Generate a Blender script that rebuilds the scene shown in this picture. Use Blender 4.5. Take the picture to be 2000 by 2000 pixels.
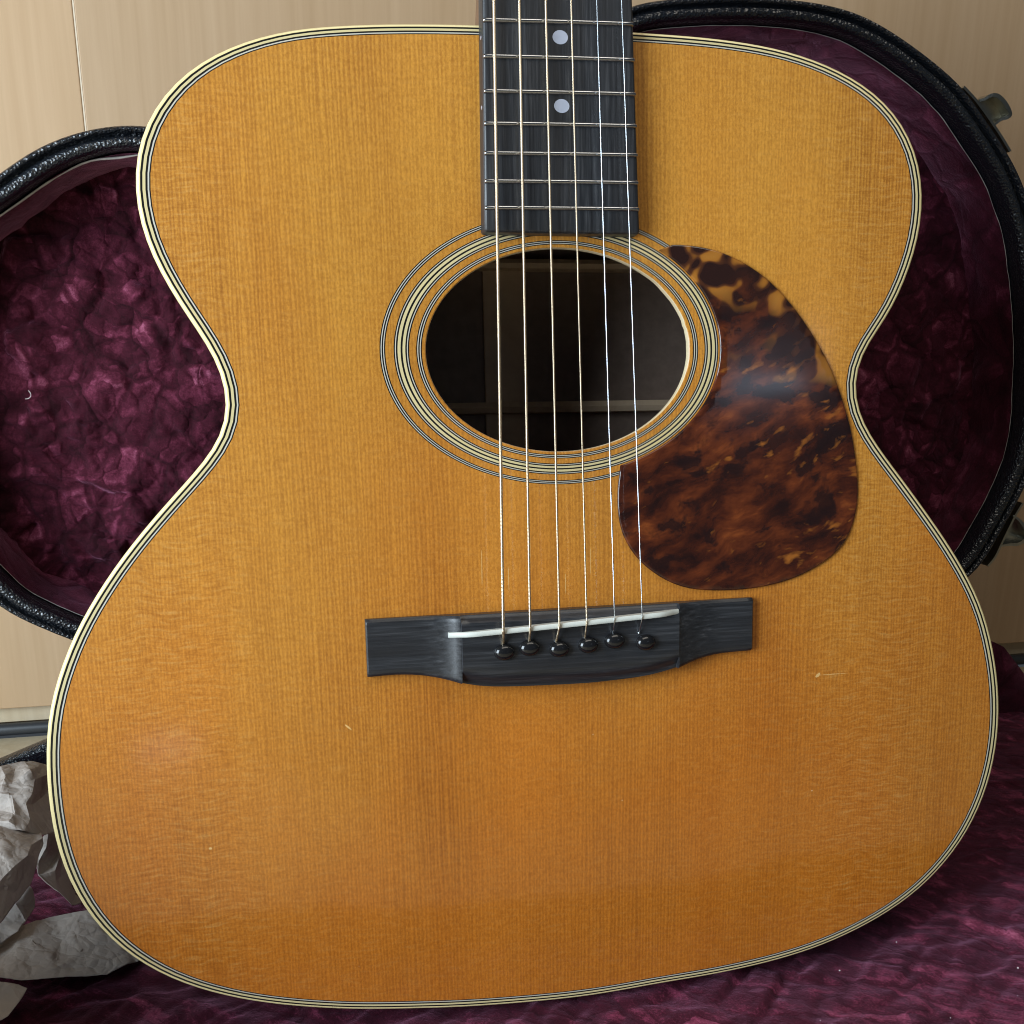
import bpy, bmesh, math, random
from math import radians, sin, cos, pi
from mathutils import Vector, Matrix, noise
from mathutils.geometry import delaunay_2d_cdt

S = bpy.context.scene
for o in list(bpy.data.objects):
    bpy.data.objects.remove(o)
MM = 0.001

# ------------------------------------------------------------------ camera
cam = bpy.data.objects.new("camera", bpy.data.cameras.new("camera"))
S.collection.objects.link(cam)
cam.matrix_world = Matrix(((0.98137, 0.054272, -0.184303, -0.1030001),
                           (-0.192114, 0.288662, -0.937959, -0.3673178),
                           (0.002296, 0.955892, 0.293711, 0.1138891),
                           (0, 0, 0, 1)))
cam.data.sensor_width = 36.0
cam.data.lens = 36.3632
cam.data.shift_x = 0.027241
cam.data.shift_y = 0.107766
cam.data.clip_start = 0.01
cam.data.clip_end = 50.0
S.camera = cam

# ------------------------------------------------------------------ light
w = bpy.data.worlds.new("World")
S.world = w
w.use_nodes = True
w.node_tree.nodes["Background"].inputs[0].default_value = (0.74, 0.86, 1.0, 1)
w.node_tree.nodes["Background"].inputs[1].default_value = 0.065


def area(name, loc, target, sx, sy, power, col):
    d = bpy.data.lights.new(name, 'AREA')
    d.shape = 'RECTANGLE'
    d.size, d.size_y, d.energy, d.color = sx, sy, power, col
    o = bpy.data.objects.new(name, d)
    S.collection.objects.link(o)
    o.location = loc
    o.rotation_euler = (Vector(target) - Vector(loc)).to_track_quat('-Z', 'Y').to_euler()
    return o


area("window_light", (-0.92, -0.50, 0.27), (0, 0, 0.06), 0.60, 0.72, 21.0, (0.76, 0.89, 1.0))
area("overhead_fill", (0.16, -0.30, 0.84), (0.08, 0.02, 0.15), 0.7, 0.35, 2.4, (1.0, 0.92, 0.80))  # added fill from above, brightens the upper part of the guitar
area("pickguard_glint", (0.52, -0.88, 0.272), (0.081, 0.011, 0.088), 0.10, 0.030, 0.040, (0.66, 0.80, 1.0))  # small added lamp, placed to put a highlight on the pickguard
area("low_glint_fill", (-0.26, -0.94, -0.155), (-0.149, -0.005, -0.04), 0.07, 0.03, 0.014, (1.0, 0.88, 0.88))  # added low lamp, only for a pale spot on the lower-left top
S.view_settings.view_transform = 'Standard'
S.view_settings.look = 'None'
S.view_settings.exposure = 0.0
S.view_settings.gamma = 1.0
S.cycles.use_denoising = True
S.cycles.max_bounces = 8
S.cycles.pixel_filter_type = 'BLACKMAN_HARRIS'
S.cycles.filter_width = 1.05

# ------------------------------------------------------------------ traced outlines, millimetres
BODY = [(-48.09, 208.13), (-53.54, 207.87), (-58.99, 207.56), (-64.44, 207.19), (-69.87, 206.76), (-75.31, 206.26), (-80.73, 205.67), (-86.14, 204.94), (-91.52, 204.01), (-96.84, 202.82), (-102.10, 201.36), (-107.27, 199.62), (-112.33, 197.58), (-117.24, 195.22), (-121.96, 192.48), (-126.43, 189.35), (-130.58, 185.81), (-134.36, 181.88), (-137.71, 177.57), (-140.55, 172.92), (-142.81, 167.95), (-144.44, 162.75), (-145.42, 157.39), (-145.79, 151.95), (-145.58, 146.50), (-144.81, 141.09), (-143.54, 135.79), (-141.81, 130.62), (-139.71, 125.58), (-137.31, 120.68), (-134.70, 115.89), (-131.94, 111.19), (-129.12, 106.51), (-126.42, 101.77), (-124.04, 96.86), (-122.22, 91.73), (-121.14, 86.38), (-120.99, 80.94), (-121.91, 75.57), (-123.87, 70.48), (-126.67, 65.81), (-130.01, 61.49), (-133.64, 57.42), (-137.40, 53.47), (-141.19, 49.54), (-144.96, 45.60), (-148.69, 41.61), (-152.35, 37.57), (-155.93, 33.46), (-159.43, 29.27), (-162.82, 24.99), (-166.08, 20.62), (-169.22, 16.16), (-172.23, 11.61), (-175.09, 6.96), (-177.76, 2.20), (-180.22, -2.67), (-182.48, -7.64), (-184.54, -12.69), (-186.36, -17.83), (-187.90, -23.07), (-189.13, -28.38), (-190.06, -33.76), (-190.72, -39.17), (-191.16, -44.61), (-191.40, -50.06), (-191.45, -55.52), (-191.33, -60.97), (-191.00, -66.42), (-190.43, -71.85), (-189.58, -77.24), (-188.44, -82.57), (-186.97, -87.83), (-185.17, -92.98), (-183.03, -97.99), (-180.55, -102.85), (-177.72, -107.52), (-174.56, -111.96), (-171.06, -116.15), (-167.27, -120.07), (-163.21, -123.71), (-158.92, -127.08), (-154.42, -130.17), (-149.74, -132.97), (-144.91, -135.51), (-139.96, -137.81), (-134.92, -139.90), (-129.81, -141.80), (-124.63, -143.51), (-119.39, -145.05), (-114.12, -146.44), (-108.81, -147.71), (-103.48, -148.88), (-98.13, -149.95), (-92.76, -150.94), (-87.38, -151.83), (-81.98, -152.62), (-76.57, -153.32), (-71.15, -153.96), (-65.73, -154.55), (-60.30, -155.13), (-54.87, -155.70), (-49.44, -156.23), (-44.01, -156.70), (-38.57, -157.10), (-33.12, -157.44), (-27.67, -157.74), (-22.22, -158.00), (-16.77, -158.24), (-11.32, -158.44), (-5.86, -158.60), (-0.41, -158.70), (5.05, -158.73), (10.50, -158.67), (15.96, -158.52), (21.41, -158.28), (26.86, -157.98), (32.30, -157.66), (37.75, -157.35), (43.20, -157.07), (48.65, -156.84), (54.10, -156.61), (59.55, -156.35), (65.00, -156.01), (70.44, -155.59), (75.88, -155.10), (81.30, -154.53), (86.72, -153.87), (92.12, -153.11), (97.51, -152.23), (102.87, -151.21), (108.19, -150.04), (113.48, -148.68), (118.72, -147.15), (123.90, -145.44), (129.02, -143.56), (134.07, -141.50), (139.05, -139.27), (143.93, -136.83), (148.70, -134.18), (153.32, -131.28), (157.77, -128.12), (162.01, -124.69), (166.04, -121.01), (169.84, -117.09), (173.38, -112.95), (176.65, -108.58), (179.62, -104.00), (182.27, -99.23), (184.58, -94.29), (186.57, -89.21), (188.23, -84.02), (189.57, -78.73), (190.59, -73.37), (191.30, -67.96), (191.72, -62.52), (191.85, -57.06), (191.71, -51.61), (191.31, -46.17), (190.66, -40.75), (189.76, -35.37), (188.64, -30.03), (187.32, -24.74), (185.81, -19.49), (184.08, -14.32), (182.10, -9.24), (179.84, -4.27), (177.31, 0.56), (174.56, 5.27), (171.62, 9.87), (168.55, 14.38), (165.37, 18.82), (162.10, 23.19), (158.74, 27.49), (155.32, 31.74), (151.87, 35.96), (148.39, 40.17), (144.89, 44.35), (141.36, 48.51), (137.81, 52.65), (134.28, 56.81), (130.83, 61.05), (127.58, 65.43), (124.67, 70.04), (122.34, 74.97), (120.84, 80.21), (120.41, 85.64), (121.14, 91.03), (122.97, 96.16), (125.61, 100.94), (128.68, 105.45), (131.78, 109.93), (134.66, 114.57), (137.21, 119.39), (139.45, 124.36), (141.41, 129.46), (143.07, 134.65), (144.36, 139.95), (145.23, 145.34), (145.64, 150.78), (145.52, 156.23), (144.83, 161.64), (143.52, 166.93), (141.58, 172.03), (139.01, 176.84), (135.87, 181.30), (132.22, 185.35), (128.15, 188.97), (123.72, 192.16), (119.03, 194.94), (114.13, 197.35), (109.10, 199.45), (103.96, 201.28), (98.73, 202.85), (93.44, 204.19), (88.10, 205.31), (82.72, 206.22), (77.32, 206.95), (71.89, 207.53), (66.45, 207.99), (61.01, 208.35), (55.56, 208.62), (50.11, 208.81), (44.65, 208.94), (39.20, 209.03), (33.74, 209.10), (28.28, 209.15), (22.83, 209.18), (17.37, 209.21), (11.91, 209.22), (6.46, 209.21), (1.00, 209.18), (-4.46, 209.13), (-9.91, 209.06), (-15.37, 208.99), (-20.82, 208.91), (-26.28, 208.81), (-31.73, 208.69), (-37.19, 208.53), (-42.64, 208.35)]
PICK = [(40.21, 136.32), (43.48, 136.44), (46.74, 136.43), (50.00, 136.23), (53.24, 135.88), (56.47, 135.39), (59.66, 134.72), (62.81, 133.85), (65.89, 132.77), (68.91, 131.53), (71.87, 130.16), (74.76, 128.64), (77.57, 126.98), (80.28, 125.16), (82.88, 123.19), (85.38, 121.09), (87.78, 118.88), (90.09, 116.57), (92.33, 114.20), (94.49, 111.75), (96.57, 109.24), (98.57, 106.66), (100.51, 104.03), (102.38, 101.35), (104.19, 98.63), (105.92, 95.87), (107.57, 93.05), (109.10, 90.17), (110.53, 87.24), (111.88, 84.26), (113.15, 81.26), (114.36, 78.23), (115.51, 75.17), (116.58, 72.09), (117.56, 68.97), (118.42, 65.82), (119.16, 62.64), (119.82, 59.45), (120.41, 56.24), (120.94, 53.02), (121.39, 49.78), (121.73, 46.54), (121.89, 43.28), (121.82, 40.01), (121.51, 36.77), (120.94, 33.55), (120.08, 30.41), (118.91, 27.36), (117.38, 24.48), (115.44, 21.85), (113.12, 19.56), (110.54, 17.57), (107.81, 15.78), (104.98, 14.15), (102.06, 12.69), (99.06, 11.40), (96.00, 10.28), (92.88, 9.32), (89.71, 8.53), (86.51, 7.88), (83.29, 7.37), (80.05, 6.96), (76.80, 6.66), (73.54, 6.47), (70.28, 6.37), (67.01, 6.39), (63.75, 6.49), (60.49, 6.69), (57.24, 6.98), (54.01, 7.40), (50.81, 8.04), (47.67, 8.93), (44.62, 10.09), (41.68, 11.51), (38.87, 13.17), (36.18, 15.02), (33.61, 17.03), (31.21, 19.24), (29.03, 21.67), (27.10, 24.30), (25.45, 27.12), (24.10, 30.09), (23.11, 33.20), (22.47, 36.40), (22.10, 39.64), (21.95, 42.90), (22.00, 46.16), (22.26, 49.42), (22.71, 52.65), (23.27, 55.86)]
BRIDGE_FRONT = [(-74.50, -18.56), (-70.40, -18.55), (-65.21, -18.65), (-59.98, -18.94), (-54.80, -19.60), (-49.67, -20.62), (-44.60, -21.91), (-39.55, -23.30), (-34.44, -24.40), (-29.26, -25.07), (-24.04, -25.45), (-18.81, -25.69), (-13.57, -25.87), (-8.34, -26.00), (-3.10, -26.10), (2.13, -26.19), (7.37, -26.24), (12.60, -26.14), (17.83, -25.91), (23.06, -25.64), (28.28, -25.29), (33.48, -24.74), (38.63, -23.83), (43.71, -22.57), (48.74, -21.12), (53.80, -19.79), (58.94, -18.85), (64.14, -18.31), (69.37, -18.07), (74.30, -17.95)]
LID = [(-155.21, 190.32), (-160.50, 190.44), (-165.79, 190.17), (-171.05, 189.54), (-176.26, 188.61), (-181.41, 187.39), (-186.50, 185.91), (-191.50, 184.17), (-196.41, 182.18), (-201.20, 179.92), (-205.86, 177.41), (-210.39, 174.67), (-214.83, 171.78), (-219.22, 168.82), (-223.61, 165.86), (-228.02, 162.93), (-232.44, 160.00), (-236.83, 157.03), (-241.15, 153.98), (-245.38, 150.79), (-249.45, 147.40), (-253.33, 143.80), (-256.97, 139.95), (-260.34, 135.87), (-263.44, 131.58), (-266.29, 127.11), (-268.89, 122.50), (-271.28, 117.77), (-273.45, 112.94), (-275.41, 108.02), (-277.15, 103.02), (-278.66, 97.94), (-279.92, 92.80), (-280.91, 87.60), (-281.61, 82.35), (-282.04, 77.07), (-282.21, 71.78), (-282.14, 66.48), (-281.86, 61.19), (-281.40, 55.92), (-280.76, 50.66), (-279.96, 45.42), (-278.99, 40.22), (-277.86, 35.04), (-276.56, 29.91), (-275.10, 24.82), (-273.47, 19.78), (-271.67, 14.80), (-269.69, 9.89), (-267.53, 5.05), (-265.17, 0.31), (-262.64, -4.35), (-259.94, -8.90), (-257.09, -13.36), (-254.08, -17.72), (-250.90, -21.96), (-247.51, -26.02), (-243.83, -29.83), (-239.83, -33.30), (-235.53, -36.38), (-231.03, -39.19), (-226.45, -41.84), (-221.83, -44.43), (-217.17, -46.95), (-212.44, -49.32), (-207.62, -51.53), (-202.74, -53.59), (-197.82, -55.54), (-192.87, -57.42), (-187.91, -59.28), (-182.95, -61.14), (-178.00, -63.03), (-173.07, -64.96), (-168.16, -66.94), (-163.28, -69.00), (-158.42, -71.10), (-153.58, -73.25), (-148.74, -75.41), (-143.90, -77.56), (-139.03, -79.66), (-134.14, -81.68), (-129.20, -83.60), (-124.22, -85.40), (-119.19, -87.06), (-114.12, -88.57), (-109.00, -89.93), (-103.85, -91.16), (-98.67, -92.26), (-93.47, -93.26), (-88.25, -94.16), (-83.01, -94.98), (-77.77, -95.71), (-72.52, -96.38), (-67.25, -96.98), (-61.99, -97.53), (-56.71, -98.02), (-51.44, -98.47), (-46.15, -98.88), (-40.87, -99.26), (-35.59, -99.60), (-30.30, -99.91), (-25.01, -100.19), (-19.72, -100.43), (-14.43, -100.63), (-9.13, -100.81), (-3.84, -100.95), (1.46, -101.07), (6.75, -101.17), (12.05, -101.24), (17.34, -101.30), (22.64, -101.33), (27.94, -101.36), (33.23, -101.37), (38.53, -101.36), (43.82, -101.35), (49.12, -101.32), (54.42, -101.28), (59.71, -101.24), (65.01, -101.18), (70.31, -101.12), (75.60, -101.06), (80.90, -101.00), (86.19, -100.94), (91.49, -100.88), (96.79, -100.83), (102.08, -100.78), (107.38, -100.73), (112.67, -100.66), (117.97, -100.58), (123.26, -100.47), (128.56, -100.33), (133.85, -100.14), (139.14, -99.89), (144.43, -99.58), (149.71, -99.19), (154.99, -98.71), (160.25, -98.12), (165.50, -97.42), (170.73, -96.58), (175.93, -95.61), (181.11, -94.49), (186.26, -93.24), (191.37, -91.84), (196.44, -90.31), (201.47, -88.65), (206.45, -86.88), (211.41, -85.00), (216.32, -83.03), (221.21, -80.99), (226.07, -78.89), (230.91, -76.73), (235.72, -74.51), (240.50, -72.23), (245.25, -69.88), (249.96, -67.47), (254.64, -64.99), (259.29, -62.46), (263.91, -59.87), (268.51, -57.24), (273.08, -54.56), (277.63, -51.85), (282.14, -49.08), (286.60, -46.22), (290.95, -43.20), (295.10, -39.91), (298.88, -36.20), (302.17, -32.06), (304.99, -27.58), (307.48, -22.91), (309.81, -18.15), (312.07, -13.36), (314.28, -8.55), (316.45, -3.71), (318.54, 1.15), (320.53, 6.06), (322.38, 11.02), (324.06, 16.05), (325.53, 21.13), (326.73, 26.29), (327.61, 31.51), (328.14, 36.78), (328.36, 42.07), (328.32, 47.37), (328.08, 52.66), (327.69, 57.94), (327.19, 63.21), (326.60, 68.48), (325.93, 73.73), (325.18, 78.98), (324.36, 84.21), (323.47, 89.43), (322.50, 94.63), (321.44, 99.82), (320.32, 105.00), (319.11, 110.16), (317.84, 115.30), (316.49, 120.42), (315.08, 125.52), (313.60, 130.61), (312.04, 135.67), (310.39, 140.70), (308.61, 145.69), (306.69, 150.63), (304.59, 155.49), (302.30, 160.27), (299.82, 164.95), (297.17, 169.53), (294.36, 174.02), (291.39, 178.40), (288.24, 182.66), (284.91, 186.78), (281.41, 190.76), (277.79, 194.62), (274.08, 198.40), (270.34, 202.15), (266.58, 205.87), (262.78, 209.57), (258.93, 213.20), (254.97, 216.72), (250.87, 220.07), (246.60, 223.21), (242.20, 226.15), (237.68, 228.92), (233.10, 231.57), (228.46, 234.13), (223.79, 236.62), (219.07, 239.02), (214.30, 241.34), (209.49, 243.55), (204.63, 245.65), (199.71, 247.60), (194.71, 249.36), (189.64, 250.90), (184.51, 252.19), (179.32, 253.24), (174.09, 254.08), (168.83, 254.74), (163.56, 255.24), (158.28, 255.61), (152.99, 255.84), (147.69, 255.98), (142.40, 256.02), (137.10, 255.99), (131.80, 255.89), (126.51, 255.72), (121.22, 255.48), (115.93, 255.18), (110.65, 254.81), (105.37, 254.38), (100.09, 253.90), (94.83, 253.37), (89.56, 252.78), (84.32, 252.05), (79.11, 251.08), (73.98, 249.78), (68.96, 248.10), (64.05, 246.10), (59.23, 243.91), (54.46, 241.60), (49.73, 239.23), (45.00, 236.84), (40.28, 234.43), (35.57, 232.01), (30.86, 229.59), (26.16, 227.15), (21.46, 224.71), (16.77, 222.24), (12.10, 219.76), (7.43, 217.26), (2.76, 214.75), (-1.91, 212.25), (-6.60, 209.79), (-11.31, 207.38), (-16.06, 205.04), (-20.84, 202.76), (-25.66, 200.55), (-30.50, 198.41), (-35.38, 196.35), (-40.31, 194.41), (-45.29, 192.61), (-50.33, 190.98), (-55.43, 189.55), (-60.58, 188.31), (-65.77, 187.27), (-70.99, 186.40), (-76.24, 185.70), (-81.51, 185.13), (-86.79, 184.70), (-92.08, 184.39), (-97.37, 184.22), (-102.66, 184.18), (-107.96, 184.31), (-113.25, 184.60), (-118.52, 185.06), (-123.78, 185.69), (-129.02, 186.46), (-134.25, 187.33), (-139.46, 188.24), (-144.69, 189.12), (-149.93, 189.85)]
TEAR = [(-160.14, 182.21), (-173.26, 180.16), (-180.20, 178.29), (-185.94, 175.28), (-194.42, 171.48), (-199.45, 168.41), (-206.40, 165.97), (-219.67, 155.50)]
SHEET_A = [(-270.38, 150.00, -110.83), (-256.39, 110.00, -118.65), (-250.94, 150.00, -109.71), (-243.85, 150.00, -111.47), (-241.19, 158.00, -111.91), (-234.15, 168.00, -118.22), (-226.40, 175.00, -124.78), (-239.11, 122.00, -107.66), (-231.81, 130.00, -104.70), (-229.26, 126.00, -108.00), (-228.01, 112.00, -109.78), (-229.43, 106.00, -111.08), (-236.76, 112.00, -108.42), (-229.05, 140.00, -123.43), (-222.04, 130.00, -125.36), (-241.89, 112.00, -107.68), (-243.02, 128.00, -105.79), (-241.83, 108.00, -114.50), (-228.58, 112.00, -114.58), (-231.58, 104.00, -111.87), (-221.81, 112.00, -123.94), (-216.34, 115.00, -130.76), (-236.70, 88.00, -110.47), (-232.47, 86.00, -109.85), (-229.75, 86.00, -112.44), (-226.47, 84.00, -114.04), (-221.54, 92.00, -119.86), (-220.21, 94.00, -122.39), (-225.19, 94.00, -113.44), (-231.72, 95.00, -110.69), (-252.43, 90.00, -111.23)]
SHEET_B = [(-257.34, 100.00, -112.05), (-239.40, 98.00, -113.58), (-230.99, 98.00, -117.59), (-223.90, 104.00, -123.61), (-248.92, 70.00, -108.50), (-232.90, 72.00, -109.74), (-226.25, 72.00, -111.56), (-219.83, 70.00, -113.54), (-219.02, 74.00, -116.07), (-218.19, 84.00, -118.00), (-218.09, 84.00, -120.87), (-218.27, 72.00, -122.20), (-218.50, 62.00, -125.06), (-219.34, 58.00, -126.64), (-223.03, 46.00, -128.86), (-226.91, 34.00, -131.77), (-238.27, 18.00, -131.10), (-240.71, 36.00, -114.13), (-226.58, 42.00, -114.58), (-222.10, 50.00, -112.49), (-218.69, 58.00, -112.50), (-229.27, 56.00, -110.24), (-221.54, 52.00, -121.07)]
SHEET_C = [(-223.93, 75.00, -135.74), (-222.47, 72.00, -146.95), (-223.90, 72.00, -140.73), (-225.20, 52.00, -145.99), (-231.08, 44.00, -146.50), (-243.13, 30.00, -143.49), (-234.55, 60.00, -144.64), (-228.99, 66.00, -140.08), (-250.60, 60.00, -140.11), (-228.35, 50.00, -146.56), (-224.31, 62.00, -147.19)]
SHEET_D = [(-248.80, 48.00, -150.17), (-233.61, 52.00, -151.81), (-227.56, 60.00, -151.20), (-222.63, 70.00, -151.75), (-214.11, 70.00, -153.59), (-205.15, 70.00, -152.03), (-200.16, 74.00, -151.16), (-191.31, 72.00, -155.00), (-181.94, 58.00, -157.77), (-171.94, 44.00, -161.44), (-174.72, 41.00, -160.29), (-179.19, 36.00, -157.75), (-186.31, 28.00, -156.47), (-201.47, 24.00, -152.52), (-219.97, 20.00, -148.57), (-225.83, 21.00, -147.02), (-239.70, 18.00, -141.54), (-198.83, 44.00, -153.49), (-193.12, 62.00, -154.21), (-209.10, 54.00, -154.25), (-219.66, 46.00, -150.09), (-209.41, 36.00, -149.66), (-191.73, 38.00, -154.65), (-183.95, 49.00, -156.75), (-222.48, 32.00, -147.65), (-206.14, 29.00, -150.23), (-230.55, 40.00, -149.62)]
SHEET_E = [(-239.66, 17.00, -143.21), (-224.71, 17.00, -145.51), (-220.58, 15.00, -146.81), (-217.66, 17.00, -147.70), (-214.18, 15.50, -148.78), (-215.56, 8.00, -149.55), (-219.06, 1.50, -151.25), (-221.26, -1.00, -151.12), (-234.37, -6.00, -149.00), (-223.65, 10.00, -149.88), (-237.51, 7.00, -146.83)]
SHEET_F = [(-231.38, 120.00, -140.29), (-226.49, 130.00, -134.84), (-220.81, 130.00, -146.90), (-223.61, 112.00, -147.90), (-220.19, 112.00, -155.35), (-227.28, 106.00, -141.29), (-223.80, 108.00, -135.88), (-214.11, 115.00, -165.01), (-219.08, 100.00, -144.26), (-225.49, 92.00, -142.15), (-218.30, 96.00, -148.06), (-207.26, 92.00, -158.80), (-215.39, 86.00, -148.67), (-210.55, 86.00, -156.06)]
FACES_A = [(30, 0, 1), (2, 15, 0), (1, 0, 15), (15, 17, 1), (17, 22, 1), (30, 1, 22), (7, 16, 3), (19, 29, 12), (29, 24, 23), (3, 16, 2), (15, 2, 16), (16, 7, 15), (7, 12, 15), (17, 15, 12), (12, 29, 17), (29, 23, 17), (22, 17, 23), (23, 24, 22), (10, 18, 11), (18, 28, 11), (6, 21, 14), (20, 14, 21), (6, 14, 13), (27, 26, 20), (20, 21, 27), (8, 4, 5), (9, 8, 5), (5, 6, 9), (6, 13, 9), (10, 9, 13), (18, 10, 13), (13, 14, 18), (14, 20, 18), (28, 18, 20), (20, 26, 28), (25, 28, 26), (26, 27, 25), (3, 2, 4), (4, 8, 3), (7, 3, 8), (8, 9, 7), (9, 10, 7), (12, 7, 10), (10, 11, 12), (19, 12, 11), (11, 28, 19), (29, 19, 28), (24, 29, 28), (28, 25, 24), (22, 24, 25), (30, 22, 25)]
FACES_B = [(18, 21, 19), (14, 15, 18), (0, 1, 5), (4, 0, 5), (5, 21, 4), (17, 4, 21), (21, 18, 17), (18, 15, 17), (16, 17, 15), (6, 2, 7), (7, 20, 6), (9, 10, 8), (11, 8, 10), (7, 2, 3), (3, 9, 7), (9, 8, 7), (20, 7, 8), (8, 11, 20), (11, 12, 20), (13, 22, 12), (5, 1, 2), (2, 6, 5), (21, 5, 6), (19, 21, 6), (6, 20, 19), (20, 12, 19), (12, 22, 19), (18, 19, 22), (14, 18, 22), (22, 13, 14)]
FACES_C = [(4, 6, 9), (6, 4, 8), (5, 8, 4), (2, 0, 1), (0, 2, 7), (2, 1, 7), (10, 7, 1), (0, 7, 8), (6, 8, 7), (7, 10, 6), (10, 3, 6), (9, 6, 3)]
FACES_D = [(15, 26, 24), (24, 26, 1), (0, 1, 26), (16, 0, 26), (26, 15, 16), (20, 2, 3), (3, 2, 0), (1, 0, 2), (24, 1, 2), (2, 20, 24), (20, 21, 24), (21, 25, 24), (25, 14, 24), (15, 24, 14), (18, 22, 17), (6, 18, 5), (18, 17, 5), (19, 5, 17), (17, 22, 13), (9, 10, 8), (8, 10, 23), (10, 11, 23), (18, 6, 7), (7, 8, 18), (8, 23, 18), (22, 18, 23), (23, 11, 22), (11, 12, 22), (13, 22, 12), (4, 3, 6), (6, 5, 4), (5, 19, 4), (3, 4, 19), (20, 3, 19), (21, 20, 19), (25, 21, 19), (19, 17, 25), (17, 13, 25), (14, 25, 13)]
FACES_E = [(1, 9, 0), (10, 0, 9), (5, 3, 4), (3, 5, 2), (3, 2, 1), (9, 1, 2), (2, 5, 9), (5, 6, 9), (6, 7, 9), (10, 9, 7), (8, 10, 7)]
FACES_F = [(9, 0, 5), (1, 6, 0), (5, 0, 6), (6, 3, 5), (9, 5, 3), (3, 8, 9), (12, 10, 4), (7, 11, 13), (2, 7, 4), (12, 4, 7), (7, 13, 12), (6, 1, 2), (3, 6, 2), (8, 3, 2), (2, 4, 8), (4, 10, 8), (9, 8, 10), (10, 12, 9)]

# ------------------------------------------------------------------ helpers
def link(o, parent=None):
    S.collection.objects.link(o)
    if parent is not None:
        o.parent = parent
    return o


def thing(name, label, cat, loc=(0, 0, 0), rot=(0, 0, 0)):
    o = bpy.data.objects.new(name, None)
    o.empty_display_size = 0.02
    o.location = loc
    o.rotation_euler = rot
    o["label"] = label
    o["category"] = cat
    return link(o)


def mesh(name, verts, faces, mats, parent=None, smooth=True, off=(0, 0, 0), midx=None, angle=40):
    """verts in millimetres -> one linked mesh object in metres"""
    me = bpy.data.meshes.new(name)
    ox, oy, oz = off
    me.from_pydata([((x - ox) * MM, (y - oy) * MM, (z - oz) * MM) for x, y, z in verts], [], faces)
    if not isinstance(mats, (list, tuple)):
        mats = [mats]
    for m in mats:
        me.materials.append(m)
    if midx:
        for p, i in zip(me.polygons, midx):
            p.material_index = i
    bm = bmesh.new()
    bm.from_mesh(me)
    bmesh.ops.recalc_face_normals(bm, faces=bm.faces)
    bm.to_mesh(me)
    bm.free()
    if smooth:
        me.polygons.foreach_set("use_smooth", [True] * len(me.polygons))
        me.set_sharp_from_angle(angle=radians(angle))
    me.update()
    return link(bpy.data.objects.new(name, me), parent)


def box_data(x0, x1, y0, y1, z0, z1):
    v = [(x0, y0, z0), (x1, y0, z0), (x1, y1, z0), (x0, y1, z0), (x0, y0, z1), (x1, y0, z1), (x1, y1, z1), (x0, y1, z1)]
    f = [(0, 3, 2, 1), (4, 5, 6, 7), (0, 1, 5, 4), (1, 2, 6, 5), (2, 3, 7, 6), (3, 0, 4, 7)]
    return v, f


def box(name, b, mat, parent=None, bevel=0.0, off=(0, 0, 0)):
    v, f = box_data(*b)
    o = mesh(name, v, f, mat, parent, False, off)
    if bevel:
        m = o.modifiers.new("bevel", 'BEVEL')
        m.width = bevel * MM
        m.segments = 3
    return o


def tube_data(pts, rad, n=10, closed=False, cap=True):
    """swept circle; rad number or list"""
    V, F = [], []
    P = [Vector(p) for p in pts]
    N = len(P)
    up = Vector((0.13, 0.31, 0.94))
    for i, p in enumerate(P):
        a = P[i - 1] if (closed or i > 0) else P[i]
        b = P[(i + 1) % N] if (closed or i < N - 1) else P[i]
        t = (b - a).normalized()
        u = t.cross(up).normalized()
        v = t.cross(u).normalized()
        r = rad[i] if isinstance(rad, (list, tuple)) else rad
        for k in range(n):
            q = 2 * pi * k / n
            V.append(tuple(p + u * (r * cos(q)) + v * (r * sin(q))))
    for i in range(N if closed else N - 1):
        for k in range(n):
            j = (i + 1) % N
            F.append((i * n + k, i * n + (k + 1) % n, j * n + (k + 1) % n, j * n + k))
    if cap and not closed:
        F.append(tuple(range(n)))
        F.append(tuple((N - 1) * n + k for k in range(n)))
    return V, F


def catmull(P, per=6, closed=False):
    out = []
    N = len(P)
    P = [Vector(p) for p in P]
    for i in range(N if closed else N - 1):
        a = P[i - 1] if (closed or i > 0) else P[i]
        b = P[i]
        c = P[(i + 1) % N]
        d = P[(i + 2) % N] if (closed or i + 2 < N) else P[min(i + 1, N - 1)]
        for k in range(per):
            t = k / per
            out.append(0.5 * ((2 * b) + (c - a) * t + (2 * a - 5 * b + 4 * c - d) * t * t + (3 * b - a - 3 * c + d) * t ** 3))
    if not closed:
        out.append(P[-1])
    return out


def interp(x, tab):
    if x <= tab[0][0]:
        return tab[0][1]
    for (a, b), (c, d) in zip(tab, tab[1:]):
        if x <= c:
            return b + (d - b) * (x - a) / (c - a)
    return tab[-1][1]


def sstep(a, b, x):
    t = max(0.0, min(1.0, (x - a) / (b - a)))
    return t * t * (3 - 2 * t)


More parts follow.
